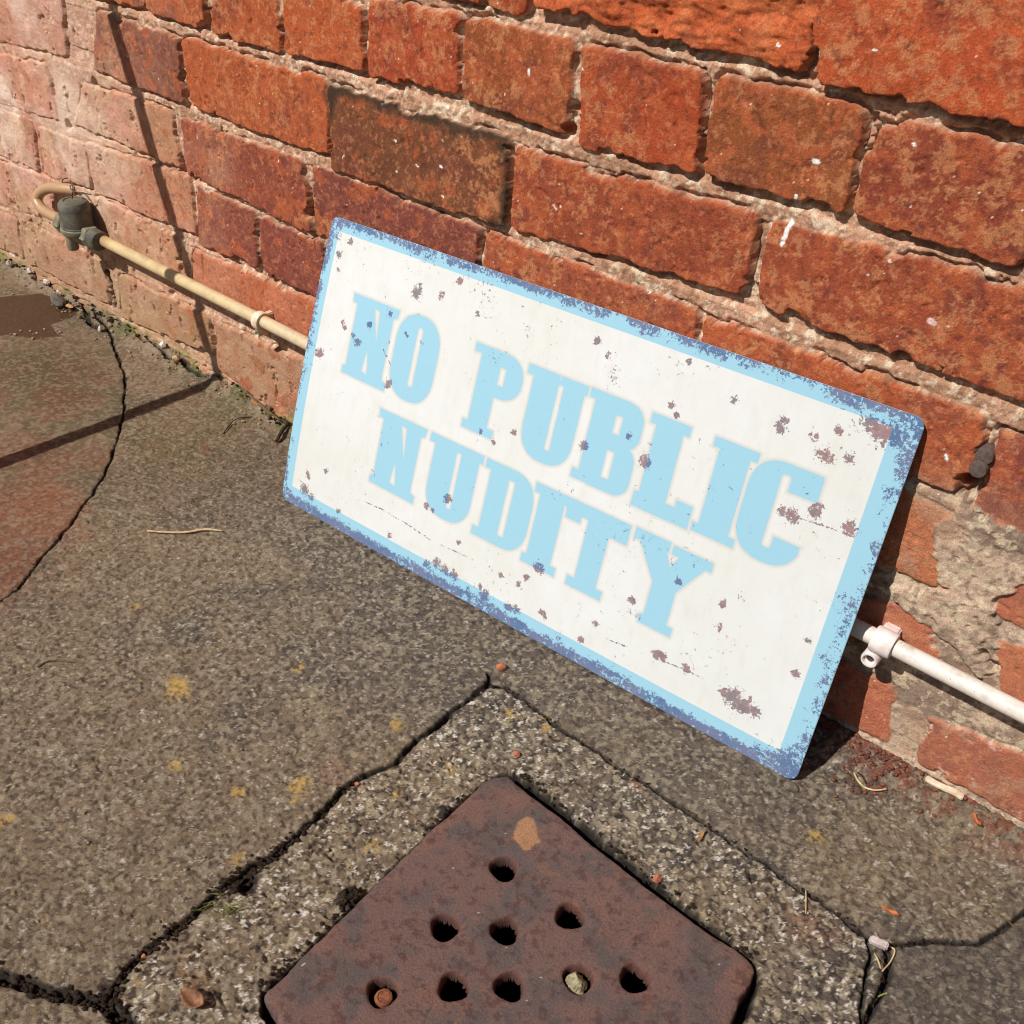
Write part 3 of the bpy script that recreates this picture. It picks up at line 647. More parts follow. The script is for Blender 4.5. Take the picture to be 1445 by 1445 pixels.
for L, (ya, yb) in [(q, (150, 250)) for q in row1] + [(q, (56, 152)) for q in row2]:
    r_ = (vv * 1000 > ya) & (vv * 1000 < yb)
    LET[r_] = np.maximum(LET[r_], L(lx[r_] + edgej[r_] * .5, lyy[r_] + edgej[r_] * .5))
INN = rr_sd(lx, lyy, 12.6, 580, 19, 287.6, .5)
# worn-off paint: strong along the rim, plus the spots seen on the face
ed = np.minimum(np.minimum(lx, 600 - lx), np.minimum(lyy, 300 - lyy))
a0 = fbm(U, Vv, .035, 3, 111)
bB = ss(16, 0, lyy) * 1.15 + .30 * ss(20, 6, lyy)
bB = bB * .9
bT = ss(12, 0, 300 - lyy) * np.where(lx < 330, .80, .60) * (.6 + .9 * (a0 - .3))
bT += ss(16, 3, 300 - lyy) * .25 * (lx < 470) + ss(505, 540, lx) * ss(24, 8, 300 - lyy) * .3
bL = ss(12, 1, lx) * (.48 + .45 * ss(150, 260, lyy) + .2 * ss(70, 20, lyy))
bR = ss(19, 4, 600 - lx) * (.50 + .25 * ss(200, 285, lyy) + .2 * ss(60, 20, lyy)) * (.5 + 1.0 * (a0 - .15))
crn = np.zeros_like(lx)
for (cx, cy, rad, st) in [(584, 287, 26, .62), (560, 280, 18, .55), (572, 270, 12, .5), (585, 12, 36, .8), (560, 12, 20, .5), (6, 6, 22, .6), (5, 292, 20, .7)]:
    crn = np.maximum(crn, ss(rad, rad * .15, np.hypot(lx - cx, lyy - cy)) * st)
RB = np.maximum.reduce([bB, bT, bL, bR, crn])
# homography px -> sign mm for the spots
def hom():
    src = [(470.5, 304), (1308.5, 592), (1122, 1104), (397.5, 702)]; dst = [(0, 300), (600, 300), (600, 0), (0, 0)]; Mx = []
    for (u, v), (X, Y) in zip(src, dst): Mx += [[u, v, 1, 0, 0, 0, -X * u, -X * v, -X], [0, 0, 0, u, v, 1, -Y * u, -Y * v, -Y]]
    return np.linalg.svd(np.array(Mx, float))[2][-1].reshape(3, 3)
Hm = hom()
def tosign(u, v):
    q = Hm @ np.array([u, v, 1.0]); return q[0] / q[2], q[1] / q[2]
spots = [(593,411,13),(627,416,7),(491,459,5),(488,452,5),(552,538,8),(455,495,11),(481,359,8),(497,340,7),(679,442,5),(654,397,6),(729,606,5),(462,662,5),(509,481,8),(503,470,5),(526,456,6),(555,442,5),(600,482,4),(578,470,4),(436,669,6),
 (914,645,11),(828,623,8),(849,481,5),(863,500,5),(953,569,6),(960,582,4),(892,610,5),(760,795,9),(978,511,5),(1169,639,11),(1160,636,7),(1117,720,12),(1106,716,7),(1153,717,11),(1160,708,6),(1202,739,10),(1201,643,8),(1246,608,17),(1262,612,14),(1230,596,12),(1186,605,6),(1153,614,6),(1106,600,8),(1110,592,6),(1040,562,6),(1022,845,6),(926,918,9),(935,922,6),(968,937,8),(1124,945,6),(1016,878,5),(1141,896,5),(958,814,6),
 (1035,980,18),(1050,992,16),(1066,1000,9),(1020,972,8),(634,699,9),(604,709,6),(612,715,5),(550,752,6),(616,791,11),(628,800,10),(640,808,10),(602,793,8),(683,838,13),(717,853,10),(728,856,8),(762,799,8),(732,820,6),(706,806,5),(764,860,6),(768,866,5),(892,841,7),(840,875,6),(818,897,6),(743,810,5),(677,824,5),(432,691,12),(440,700,8),(479,719,5),(480,380,4),(648,760,4),(682,604,4),(700,620,4)]
SPT = np.zeros_like(lx)
for (u, v, r) in spots:
    X, Y = tosign(u, v); k = r * .62 + .9
    i0, i1 = np.searchsorted(vv * 1000, (Y - 3 * k, Y + 3 * k)); 
    j0 = int(max(0, (X - 3 * k) / 600 * nU)); j1 = int(min(nU, (X + 3 * k) / 600 * nU))
    sl = (slice(i0, i1), slice(j0, j1)); SPT[sl] = np.maximum(SPT[sl], np.exp(-(np.hypot(lx[sl] - X, lyy[sl] - Y) / k) ** 2))
for line in ([(515,705),(540,716),(565,730),(585,742),(608,757)],[(620,763),(640,772),(660,782)],[(1130,724),(1160,733),(1197,747)],[(940,930),(960,938),(985,948)],[(545,490),(556,512)],[(706,806),(720,814)],[(1020,972),(1050,985),(1075,1003)],[(856,895),(884,907)],[(560,800),(590,812)]):
    q_ = [tosign(*p) for p in line]; dd_ = seg_d(lx + edgej * 1.5, lyy + (a0 - .5) * 3, q_); SPT = np.maximum(SPT, .80 * np.exp(-(dd_ / .95) ** 2))
at = {'letter': LET, 'inner': INN, 'rim': RB, 'spot': SPT}
# front, back and rim joined into one sheet
th = .0012; nr, nc = U.shape
Vt = np.concatenate([PF.reshape(-1, 3), (PF - nrm * th).reshape(-1, 3)])
ii = np.arange(nr * nc).reshape(nr, nc); q = np.stack([ii[:-1, :-1], ii[:-1, 1:], ii[1:, 1:], ii[1:, :-1]], -1).reshape(-1, 4)
off = nr * nc
def strip(a): return np.stack([a[:-1], a[:-1] + off, a[1:] + off, a[1:]], -1)
rimq = np.concatenate([strip(ii[0, :]), strip(ii[:, -1]), strip(ii[-1, ::-1]), strip(ii[::-1, 0])])
Q = np.concatenate([q, q[:, ::-1] + off, rimq])
sheet = raw_mesh('panel', Vt, Q, {k: np.concatenate([v.ravel(), np.full(v.size, -30. if k in ('letter', 'inner') else 0.)]) for k, v in at.items()})
fr = np.ones(len(Q), np.int32) * 0; fr[len(q):2 * len(q)] = 1; fr[2 * len(q):] = 2
sh = np.ones(len(Q), bool); sh[2 * len(q):] = False
sheet.polygons.foreach_set('use_smooth', sh)
sm = NM('printed sign face', .42, .35)
co = sm.co()
WH = lin((246, 245, 236), 1.05); BLU = lin((166, 218, 240), 1.05)
let = sm.attr('letter'); inn = sm.attr('inner'); rim = sm.attr('rim'); spt = sm.attr('spot')
big = sm.noise(9, 2, .5)
KW = 1.44
KW = 1.36
white = sm.mix(sm.rng(big, .4, .6), lin((242, 244, 242), KW), lin((238, 240, 235), KW))
brush = sm.noise(60, 4, .6)
white = sm.mix(sm.rng(brush, .35, .7, 0, .5), white, lin((234, 235, 228), KW))
halo = sm.rng(let, -3.4, -.2, 0, 1, True)
white = sm.mix(sm.math('MULTIPLY', halo, .5), white, lin((208, 203, 194), KW))
cell = sm.rng(sm.noise(260, 4, .7), .60, .66, 0, .35)
mp = sm.n('ShaderNodeMapping'); mp.inputs['Scale'].default_value = (1, 1, .16); sm.l(co, mp.inputs[0])
streak = sm.noise(90, 5, .7, 0, mp.outputs[0])
white = sm.mix(sm.rng(streak, .50, .72, 0, .22), white, lin((214, 208, 192), KW))
white = sm.mix(sm.rng(sm.noise(6, 5, .7), .52, .68, 0, .30), white, lin((230, 225, 210), KW))
blue = sm.mix(cell, lin((168, 218, 238), KW), lin((180, 218, 222), KW))
face = sm.mix(sm.rng(inn, -.3, .3), blue, white)
face = sm.mix(sm.rng(let, -.35, .25), face, blue)
isblue = sm.math('MAXIMUM', sm.rng(let, -.3, .3), sm.rng(inn, .3, -.3))
def cen(v, k): return sm.math('MULTIPLY', sm.math('SUBTRACT', v, .5), k)
n_a = sm.noise(95, 8, .72, .5); n_b = sm.noise(430, 6, .72, .3); n_c = sm.noise(34, 3, .6); n_d = sm.noise(190, 6, .72, .8)
mid = sm.math('ADD', cen(n_a, 1.25), cen(n_b, 1.1))
m1 = sm.rng(sm.math('ADD', sm.math('ADD', sm.math('MULTIPLY', rim, .60), cen(n_c, 1.0)), mid), .33, .345)
m2 = sm.rng(sm.math('ADD', sm.math('MULTIPLY', spt, .60), sm.math('ADD', cen(n_d, 1.3), cen(n_b, 1.1))), .375, .39)
m3 = sm.rng(sm.math('ADD', cen(sm.noise(240, 5, .75, .4), 1.0), cen(sm.noise(13, 3, .5), .45)), .200, .208)
fleck = sm.rng(sm.math('ADD', cen(sm.noise(300, 5, .72, .6), 1.0), cen(n_c, .5)), .085, .10)
m1 = sm.math('MULTIPLY', m1, sm.math('SUBTRACT', 1.0, fleck))
wear = sm.math('MAXIMUM', m1, sm.math('MAXIMUM', m2, m3))
rv = sm.noise(45, 5, .6)
rustw = sm.mix(sm.rng(rv, .42, .58), lin((168, 136, 138), 1.35), lin((142, 134, 140), 1.35))
rustw = sm.mix(sm.rng(n_d, .5, .6, 0, .5), rustw, lin((136, 104, 100), 1.35))
rustb = sm.mix(sm.rng(rv, .40, .60), lin((92, 116, 158), 1.3), lin((116, 122, 156), 1.3))
rustb = sm.mix(sm.rng(sm.noise(260, 4, .6), .55, .62, 0, .4), rustb, lin((136, 136, 166), 1.3))
rustc = sm.mix(isblue, rustw, rustb)
wearf = sm.math('MULTIPLY', wear, .96)
facec = sm.mix(wearf, face, rustc)
# pale outlines of letters where rust is thin
sm.col(facec)
sm.nrm(sm.bump(sm.noise(14, 3, .5), .0008, .5, sm.bump(wear, .00006, .5)))
back = simple_mat('sign back', (.035, .035, .045), (.02, .02, .026), 20, .6, .3, .0001)
edge = simple_mat('sign edge', lin((235, 240, 242), 1.05), lin((190, 200, 210), 1.05), 60, .4, .5, .0001)
sroot = link('tin_sign', None, label='weathered white and sky blue tin sign reading NO PUBLIC NUDITY, leaning against the brick wall', cat='sign')
sroot.location = ((BL + BR) / 2).tolist()
so_ = link('panel', sheet, sm.m, sroot); so_.location = (-(BL + BR) / 2).tolist()
sheet.materials.append(back); sheet.materials.append(edge)
sheet.polygons.foreach_set('material_index', fr)

# ------------------------------------------------------------------ pipe, clips, valve
PY, PR = -.0165, .0070
pz = lambda x: .1345 + (.1268 - .1345) * (x + .18) / 1.135
m = NM('cream plastic pipe', .38, .45)
sx_ = m.n('ShaderNodeSeparateXYZ'); m.l(m.co(), sx_.inputs[0])
yl = m.mix(m.rng(sx_.outputs[0], .0, .75), lin((206, 182, 136), 1.05), lin((222, 212, 202), 1.05))
yl = m.mix(m.rng(sx_.outputs[0], -.155, -.18, 0, .8), yl, lin((176, 132, 98), 1.05))
yl = m.mix(m.rng(m.noise(45, 7, .7), .47, .66, 0, .6), yl, lin((166, 140, 110), 1.05))
yl = m.mix(m.rng(m.noise(330, 3, .7), .68, .72), yl, lin((128, 92, 66), 1))
m.col(yl); m.nrm(m.bump(m.noise(60, 4), .0006, .6)); pipe_mat = m.m
proot = link('water_pipe', None, label='thin cream plastic water pipe running low along the brick wall behind the sign', cat='pipe'); proot.location = (0, 0, 0)
pts = []
x = -.185
while x < 2.4: pts.append((x, PY + .0006 * math.sin(x * 9), pz(x) + .0008 * math.sin(x * 7))); x += .03
link('straight_run', tube_mesh('straight_run', pts, PR, 24), pipe_mat, proot)
bend = smooth_line([(-.268, -.020, .1355), (-.290, -.021, .1362), (-.312, -.022, .1385), (-.326, -.020, .1470), (-.322, -.014, .1575), (-.306, -.008, .1655), (-.284, -.004, .1695), (-.262, .004, .1710)], 8)
link('return_bend', tube_mesh('return_bend', bend, .0068, 20), pipe_mat, proot)

white_pl = simple_mat('white plastic', lin((232, 220, 216), .98), lin((206, 190, 182), .98), 70, .4, .45, .0002)
dirty_pl = simple_mat('aged white plastic', lin((232, 212, 184), .98), lin((200, 176, 146), .98), 70, .45, .4, .0002)
screw_m = simple_mat('dull screw', (.12, .11, .09), (.05, .045, .04), 400, .5, .5, .0004, metal=.6)
def clip(cx, mat, label, wide):
    cz = pz(cx); r = link('pipe_clip', None, label=label, cat='pipe clip', group='white clips holding the pipe to the wall'); r.location = (cx, PY, cz)
    link('ring', lathe_mesh('ring', [(PR + .0002, -wide), (PR + .0030, -wide), (PR + .0036, -wide + .001), (PR + .0036, wide - .001), (PR + .0030, wide), (PR + .0002, wide)], 32, 'X'), mat, r)
    bx = bpy.data.meshes.new('mounting_foot'); bm = bmesh.new(); bmesh.ops.create_cube(bm, size=1)
    for v in bm.verts: v.co = Vector((v.co.x * wide * 1.6, v.co.y * .017 + .0125, v.co.z * .014))
    bmesh.ops.bevel(bm, geom=bm.edges[:], offset=.0012, segments=2, affect='EDGES'); bm.to_mesh(bx); bm.free()
    link('mounting_foot', bx, mat, r)
    b = link('screw_boss', lathe_mesh('screw_boss', [(.0060, .012), (.0066, .006), (.0068, -.0085), (.0062, -.0098), (.0049, -.0098), (.0046, -.0065), (.001, -.0063)], 28, 'Y'), mat, r)
    b.location = (-.0040, .001, -.0160); b.scale = (wide / .008,) * 3 if wide < .006 else (1, 1, 1)
    s_ = link('screw', lathe_mesh('screw', [(.0036, .002), (.0038, 0), (.0030, -.0010), (.0004, -.0012)], 12, 'Y', wob=.12), screw_m, b); s_.location = (0, -.0055, 0)
    # web between boss and ring
    link('web', tube_mesh('web', [(-.0030, -.001, -.013), (-.0015, -.001, -.004)], [.0046, .0050], 12), mat, r)
    return r
clip(onwall(1243, 910, -.024)[0], white_pl, 'white plastic pipe clip just right of the sign, its screw socket facing forward', .0080)
clip(onwall(362, 452, -.022)[0], dirty_pl, 'small off-white pipe clip on the wall left of the sign', .0048)

vr = link('pipe_valve', None, label='dark grey domed plastic stop valve fitted in the cream pipe, far left of the sign', cat='valve')
vx0, vz0 = -.226, .134; vr.location = (vx0, -.0215, vz0)
vm = simple_mat('weathered dark grey plastic', lin((104, 100, 84), .92), lin((66, 64, 58), .92), 55, .6, .35, .0004)
vm2 = simple_mat('grey green plastic', lin((136, 130, 106), .92), lin((96, 92, 78), .92), 60, .6, .35, .0004)
cap = link('dome_cap', lathe_mesh('dome_cap', [(.0205, .010), (.0212, .0125), (.0208, .0150), (.0203, .0155), (.0203, .038), (.0196, .045), (.0170, .0490), (.0120, .0502), (.0115, .0490), (.004, .0488), (.001, .0488)], 40), vm, vr)
cap.location = (.000, -.002, -.004); cap.scale = (.96, .96, .90)
link('rim_seal', lathe_mesh('rim_seal', [(.0205, .002), (.0217, .004), (.0217, .0085), (.0206, .0095)], 40), vm2, vr).location = (0, -.002, -.002)
link('body', lathe_mesh('body', [(.0082, -.034), (.0100, -.030), (.0105, -.018), (.0150, -.012), (.0150, .012), (.0105, .018), (.0100, .022), (.0085, .024)], 24, 'X'), vm2, vr)
link('cup', lathe_mesh('cup', [(.011, -.010), (.017, -.003), (.0195, .004), (.0195, .006)], 32), vm2, vr).location = (0, -.001, 0)
for xx, s_ in ((.016, 1), (-.044, 1)):
    n_ = link('union_nut', lathe_mesh('union_nut', [(.0100, 0), (.0138, .0012), (.0138, .0115), (.0120, .0128)], 6, 'X'), vm2, vr); n_.location = (xx, 0, 0)
cl = link('compression_collar', lathe_mesh('compression_collar', [(.0125, 0), (.0130, .002), (.0122, .010), (.0128, .0115), (.0112, .014), (.009, .0145)], 28, 'X'), vm, vr); cl.location = (.030, 0, 0)
sp_ = link('drain_spout', lathe_mesh('drain_spout', [(.0062, -.025), (.0070, -.024), (.0070, -.006), (.0075, 0)], 24), vm2, vr); sp_.location = (-.008, -.010, .002)
wire_m = simple_mat('dull wire', (.13, .11, .09), (.06, .05, .04), 200, .5, .5, .0002, metal=.5)
link('wire_lever', tube_mesh('wire_lever', smooth_line([(.000, -.002, .043), (.0005, -.001, .0480), (.001, .000, .0520), (-.008, .006, .0545), (-.020, .010, .0550), (-.030, .008, .0530), (-.040, .010, .0500), (-.044, .014, .0520), (-.038, .017, .0545)], 5), 0.0008, 8), wire_m, vr)
link('wire_lever', tube_mesh('wire_lever', smooth_line([(.001, .000, .0520), (.010, .006, .0510), (.018, .014, .0490)], 4), 0.0007, 8), wire_m, vr)

# ------------------------------------------------------------------ loose bits
def gpt(u, v, h=0.0, r=.001):
    q = ongr(u, v, 0)
    for _ in range(3):
        z = zat(q[0], q[1], r); q = ongr(u, v, z + h)
    return Vector((q[0], q[1], z))
straw = simple_mat('dry straw', gc(214, 190, 146), gc(170, 140, 96), 200, .7, .3, .0003)
twig = simple_mat('brown twig', gc(126, 100, 70), gc(76, 56, 40), 200, .8, .2, .0004)
bark = simple_mat('dark twig', gc(76, 58, 44), gc(44, 32, 26), 200, .85, .2, .0004)
pale = simple_mat('pale wood', gc(240, 222, 196), gc(210, 184, 152), 160, .6, .3, .0004)
greyw = simple_mat('grey paper', gc(206, 192, 186), gc(160, 144, 138), 160, .8, .2, .0004)
redb = simple_mat('brick crumb', gc(196, 122, 90), gc(150, 84, 62), 200, .9, .2, .0006)
stone = simple_mat('grey stone', gc(122, 112, 98), gc(84, 76, 66), 150, .85, .3, .0006)
stonel = simple_mat('pale stone', gc(176, 166, 132), gc(110, 100, 70), 260, .7, .4, .0006)
whitep = simple_mat('white stone', gc(238, 222, 210), gc(190, 170, 160), 200, .7, .3, .0005)
tan = simple_mat('tan stone', gc(206, 168, 120), gc(160, 120, 84), 200, .8, .3, .0006)
leafo = simple_mat('orange leaf', gc(186, 112, 62), gc(140, 80, 46), 200, .6, .3, .0003)
leafb = simple_mat('brown leaf', gc(150, 110, 78), gc(100, 66, 48), 200, .7, .3, .0004)
leafy = simple_mat('yellow leaf', gc(172, 134, 78), gc(130, 96, 56), 200, .6, .3, .0003)
gm2 = simple_mat('green blades', gc(140, 146, 74), gc(96, 100, 50), 200, .6, .3, .0002)
dk = simple_mat('dark grey lump', wc(100, 84, 78), wc(76, 62, 58), 300, .8, .3, .0006)
def stalk(name, px, rad, mat, label, cat, lift=.001, group=None):
    pts = [gpt(u, v, rad) for u, v in px]; pts = [(p.x, p.y, p.z + rad * .9 + (lift if 0 < i < len(px) - 1 else 0)) for i, p in enumerate(pts)]
    pts = smooth_line(pts, 5); n = len(pts); rads = [rad * (.45 + .55 * math.sin(math.pi * min(1, (i + 2) / (n * .35))*.5)) * (1 - .3 * i / n) for i in range(n)]
    o = bpy.data.objects.new(name, None)
    me = tube_mesh(name, pts, rads, 8); return link(name, me, mat, label=label, cat=cat, group=group)
stalk('straw_stalk', [(314, 749), (290, 748), (262, 752), (235, 752), (208, 749)], .0013, straw, 'pale dry straw stalk lying alone on the paving left of the sign', 'straw')
stalk('twig', [(52, 941), (72, 933), (104, 935)], .0007, twig, 'thin bent brown twig on the paving near the left edge of the photo', 'twig')
stalk('twig', [(1205, 1090), (1210, 1102), (1220, 1112), (1235, 1116), (1251, 1113)], .0010, straw, 'curved pale twig on the paving right of the sign\'s lower corner', 'twig')
stalk('twig', [(1210, 1090), (1216, 1096), (1222, 1106)], .0008, bark, 'short dark twig beside the curved pale twig right of the sign', 'twig')
stalk('twig', [(315, 612), (322, 603), (334, 592), (356, 588)], .0007, bark, 'thin dark twig on the paving just left of the sign', 'twig')
stalk('twig', [(1137, 1256), (1137, 1272), (1137, 1289)], .0006, straw, 'thin straight pale twig crossing the long crack right of the drain cover', 'twig')
stalk('dry_grass_blade', [(1253, 1335), (1262, 1342), (1256, 1358), (1245, 1370)], .0007, straw, 'dry grass stem curling beside the grey paper stub', 'grass stem')
stalk('dry_grass_blade', [(1234, 1345), (1240, 1360), (1248, 1387)], .0007, straw, 'dry grass stem lying along the crack below the grey paper stub', 'grass stem')
stalk('dry_grass_blade', [(1230, 1420), (1238, 1408), (1252, 1401)], .0008, gm2, 'pale green grass stem at the bottom of the crack at lower right', 'grass stem')
stalk('twig', [(1398, 1285), (1418, 1298), (1436, 1312)], .0006, twig, 'thin twig across the crack at the right edge of the photo', 'twig')
# wall-foot root bits
stalk('root', [(398, 592), (405, 600), (398, 610), (390, 622)], .0028, bark, 'dark root sprouting at the foot of the wall beside the sign', 'root', .002)
stalk('stalk', [(330, 533), (352, 560), (378, 582), (396, 594)], .0016, twig, 'brown dead stalk lying along the foot of the wall left of the sign', 'stalk', .003)
def slab_bit(name, a, b, wdt, hgt, mat, label, cat):
    p, q = gpt(*a, .005, .007), gpt(*b, .005, .007); z = max(p.z, q.z); d = (q - p); d.z = 0; L = d.length
    bm = bmesh.new(); bmesh.ops.create_cube(bm, size=1)
    for v in bm.verts: v.co = Vector((v.co.x * L, v.co.y * wdt, v.co.z * hgt))
    bmesh.ops.bevel(bm, geom=bm.edges[:], offset=min(wdt, hgt) * .22, segments=3, affect='EDGES')
    bmesh.ops.subdivide_edges(bm, edges=[e for e in bm.edges if e.calc_length() > L * .5], cuts=8)
    rn = random.Random(int(a[0]))
    for v in bm.verts: v.co += Vector((rn.uniform(-1, 1), rn.uniform(-1, 1), rn.uniform(-1, 1))) * hgt * .05; v.co.z += .0008 * math.sin(v.co.x * 200)
    me = bpy.data.meshes.new(name); bm.to_mesh(me); bm.free()
    o = link(name, me, mat, label=label, cat=cat); o.location = ((p.x + q.x) / 2, (p.y + q.y) / 2, z + hgt * .45); o.rotation_euler = (0.03, 0, math.atan2(d.y, d.x)); return o
slab_bit('wood_splinter', (1308, 1094), (1361, 1122), .0052, .0036, pale, 'pale flat wood splinter at the foot of the wall, right of the sign', 'wood splinter')
slab_bit('paper_stub', (1229, 1320), (1254, 1335), .0055, .0050, greyw, 'grey rolled paper stub in the crack where three slabs meet at lower right', 'paper stub')
def rock(name, u, v, r, mat, label, cat, sq=(1, 1, .75), seed=1, h=0, rz=0, group=None, rough=.25, sub=3):
    p = gpt(u, v, r * sq[2] * .7, r * .5); me = rock_mesh(name, r * sq[0], r * sq[1], r * sq[2], seed, rough, sub)
    o = link(name, me, mat, label=label, cat=cat, group=group); o.location = (p.x, p.y, p.z + r * sq[2] * .55 + h); o.rotation_euler = (0, 0, rz); return o
rock('brick_crumb', 707, 940, .0046, redb, 'orange brick crumb at the slab corner above the drain cover', 'brick crumb', seed=3)
rock('brick_crumb', 729, 1064, .0036, redb, 'flat orange brick crumb on the slab above the drain cover', 'brick crumb', (1, .9, .45), 4)
rock('brick_crumb', 927, 1240, .0038, redb, 'orange brick crumb touching the upper right edge of the drain cover', 'brick crumb', (.8, 1.2, .6), 5)
rock('brick_crumb', 1266, 1052, .0040, redb, 'red brick crumb at the foot of the wall right of the sign', 'brick crumb', seed=6, h=.001)
rock('brick_crumb', 503, 1106, .0020, redb, 'tiny orange brick crumb in the long joint left of the drain cover', 'brick crumb', seed=7)
rock('brick_crumb', 204, 1356, .0018, redb, 'tiny orange brick crumb in the joint at lower left', 'brick crumb', seed=8, h=.006)
rock('stone_chip', 1116, 1111, .0062, stone, 'flat grey stone chip under the lower right corner of the sign', 'stone', (1, .9, .6), 9)
rock('stone_chip', 82, 421, .0120, stone, 'dark grey triangular stone at the foot of the wall by the wet patch', 'stone', (1, .8, .95), 12)
rock('stone_chip', 249, 505, .0066, tan, 'tan round pebble at the foot of the wall left of the pole\'s shadow', 'stone', (1.1, .8, .8), 13)
rock('stone_chip', 141, 464, .0052, whitep, 'white pebble standing in the joint near the foot of the wall at far left', 'stone', (.6, .6, 1.1), 14)
rock('stone_chip', 98, 432, .0060, tan, 'flat yellowish chip beside the dark triangular stone', 'stone', (1.2, .7, .3), 15)
rock('stone_chip', 230, 486, .0058, whitep, 'small whitish stone in the dirt at the foot of the wall behind the tan pebble', 'stone', (.8, .6, .9), 16, rz=.5)
for i, (u, v, r) in enumerate([(22, 361, .0100), (35, 372, .0070), (57, 388, .006), (66, 398, .0065), (79, 408, .0065), (84, 414, .005), (42, 383, .005), (14, 372, .007)]):
    rock('stone_chip', u, v, r, whitep if i != 7 else greyw, 'pale gravel chip lying in the gap between wall and paving at far left', 'stone', (1.5 if i == 0 else 1, .7, .8), 30 + i, h=.002 + .003 * (i == 0), rz=-.3, group='pale chips in the gap at far left')
sr = rock('stone_chip', 815, 1386, .0088, stonel, 'pale glassy stone wedged in a hole of the drain cover', 'stone', (.9, .95, .6), 41, rough=.8)
q = ongr(815, 1387, CZ - .003); sr.location = (q[0], q[1], CZ - .005)
def leaf(u, v, L, wd, ang, mat, label, curl=.25):
    p = gpt(u, v, .002, .004); bm = bmesh.new(); N = 12; row = []
    for i in range(N + 1):
        t = i / N; w_ = wd * math.sin(math.pi * (t * .94 + .03)) ** .7; x = (t - .5) * L
        row.append([bm.verts.new((x, s * w_ / 2, curl * L * (2 * t - 1) ** 2 * .5 + abs(s) * w_ * .35 + .0006 * math.sin(9 * t + s))) for s in (-1, -.5, 0, .5, 1)])
    for i in range(N):
        for j in range(4): bm.faces.new((row[i][j], row[i + 1][j], row[i + 1][j + 1], row[i][j + 1]))
    ex = bmesh.ops.extrude_face_region(bm, geom=bm.faces[:])
    for vtx in [g_ for g_ in ex['geom'] if isinstance(g_, bmesh.types.BMVert)]: vtx.co.z -= .0004
    bmesh.ops.recalc_face_normals(bm, faces=bm.faces)
    for f in bm.faces: f.smooth = True
    me = bpy.data.meshes.new('dead_leaf'); bm.to_mesh(me); bm.free()
    o = link('dead_leaf', me, mat, label=label, cat='leaf'); o.location = (p.x, p.y, p.z + .001); o.rotation_euler = (0, 0, ang); return o
def gang(a, b):
    p, q = ongr(*a), ongr(*b); return math.atan2(q[1] - p[1], q[0] - p[0])
leaf(1257, 1286, .013, .0040, gang((1244, 1281), (1268, 1293)), leafo, 'small orange dead leaf on the slab at lower right')
leaf(989, 1180, .012, .0028, gang((984, 1191), (995, 1172)), leafy, 'narrow yellow dead leaf beside the long crack above the drain cover')
leaf(272, 1412, .018, .012, gang((262, 1405), (282, 1420)), leafb, 'curled brown dead leaf on the slab at lower left of the drain cover', .5)
leaf(1378, 1158, .012, .004, gang((1372, 1150), (1384, 1170)), leafo, 'crumpled orange leaf near the foot of the wall at the right edge of the photo', .5)
# two round lumps in the fallen-out joint
for i, (u, v) in enumerate([(1388, 645), (1381, 661)]):
    q = onwall(u, v, -.006)
    o = link('round_plug', lathe_mesh('round_plug', [(.0050, .012), (.0058, .003), (.0060, -.002), (.0056, -.0036), (.003, -.0042), (.001, -.0043)], 28, 'Y', wob=.05, seed=i), dk, label=['dark round plug stuck in the brick joint right of the sign, upper of the two', 'dark round plug stuck in the brick joint right of the sign, lower of the two'][i], cat='plug', group='dark round plugs in the brick joint')
    o.location = (q[0], -.002 - .003 * i, q[2])
# small clump of grass in the joint
rn = random.Random(8); bm = bmesh.new()
p0 = gpt(318, 1272, .002)
for i in range(34):
    a = rn.uniform(-2.4, .9); L = rn.uniform(.006, .020); x0_, y0_ = p0.x + rn.gauss(0, .006), p0.y + rn.gauss(0, .004)
    prev = None; wv = .0005
    for k in range(6):
        t = k / 5; x = x0_ + math.cos(a) * L * t; y = y0_ + math.sin(a) * L * t; z = p0.z - .004 + L * (.9 * t - .65 * t * t) + .004 * t; w_ = wv * (1 - t * .9)
        pr = [bm.verts.new((x - math.sin(a) * w_, y + math.cos(a) * w_, z)), bm.verts.new((x, y, z + w_ * .6)), bm.verts.new((x + math.sin(a) * w_, y - math.cos(a) * w_, z))]
        if prev: bm.faces.new((prev[0], pr[0], pr[1], prev[1])); bm.faces.new((prev[1], pr[1], pr[2], prev[2]))
        prev = pr
me = bpy.data.meshes.new('grass_tuft'); bm.to_mesh(me); bm.free()
link('grass_tuft', me, gm2, label='small tuft of thin green grass growing in the joint left of the drain cover', cat='grass')
# crumbs of mortar, brick dust and grit swept against the wall
def grit(name, spots_, mat, label, seed, smin, smax):
    rn = random.Random(seed); bm = bmesh.new()
    for (u, v, n, su, sv) in spots_:
        for _ in range(n):
            uu_, vv_ = u + rn.gauss(0, su), v + rn.gauss(0, sv); q = ongr(uu_, vv_)
            if q[1] > -.002 or q[1] < -.62 or q[0] < -.7: continue
            s_ = rn.uniform(smin, smax) * rn.random() ** .5 + .0004
            base_ = bmesh.ops.create_icosphere(bm, subdivisions=1, radius=s_)['verts']
            f = (rn.uniform(.6, 1.4), rn.uniform(.6, 1.3), rn.uniform(.5, .9)); z = zat(q[0], q[1]) + s_ * .4
            for vt in base_: vt.co = Vector((vt.co.x * f[0] * rn.uniform(.75, 1.2) + q[0], vt.co.y * f[1] * rn.uniform(.75, 1.2) + q[1], vt.co.z * f[2] + z))
    me = bpy.data.meshes.new(name); bm.to_mesh(me); bm.free(); link(name, me, mat, label=label, kind='stuff', cat='grit')
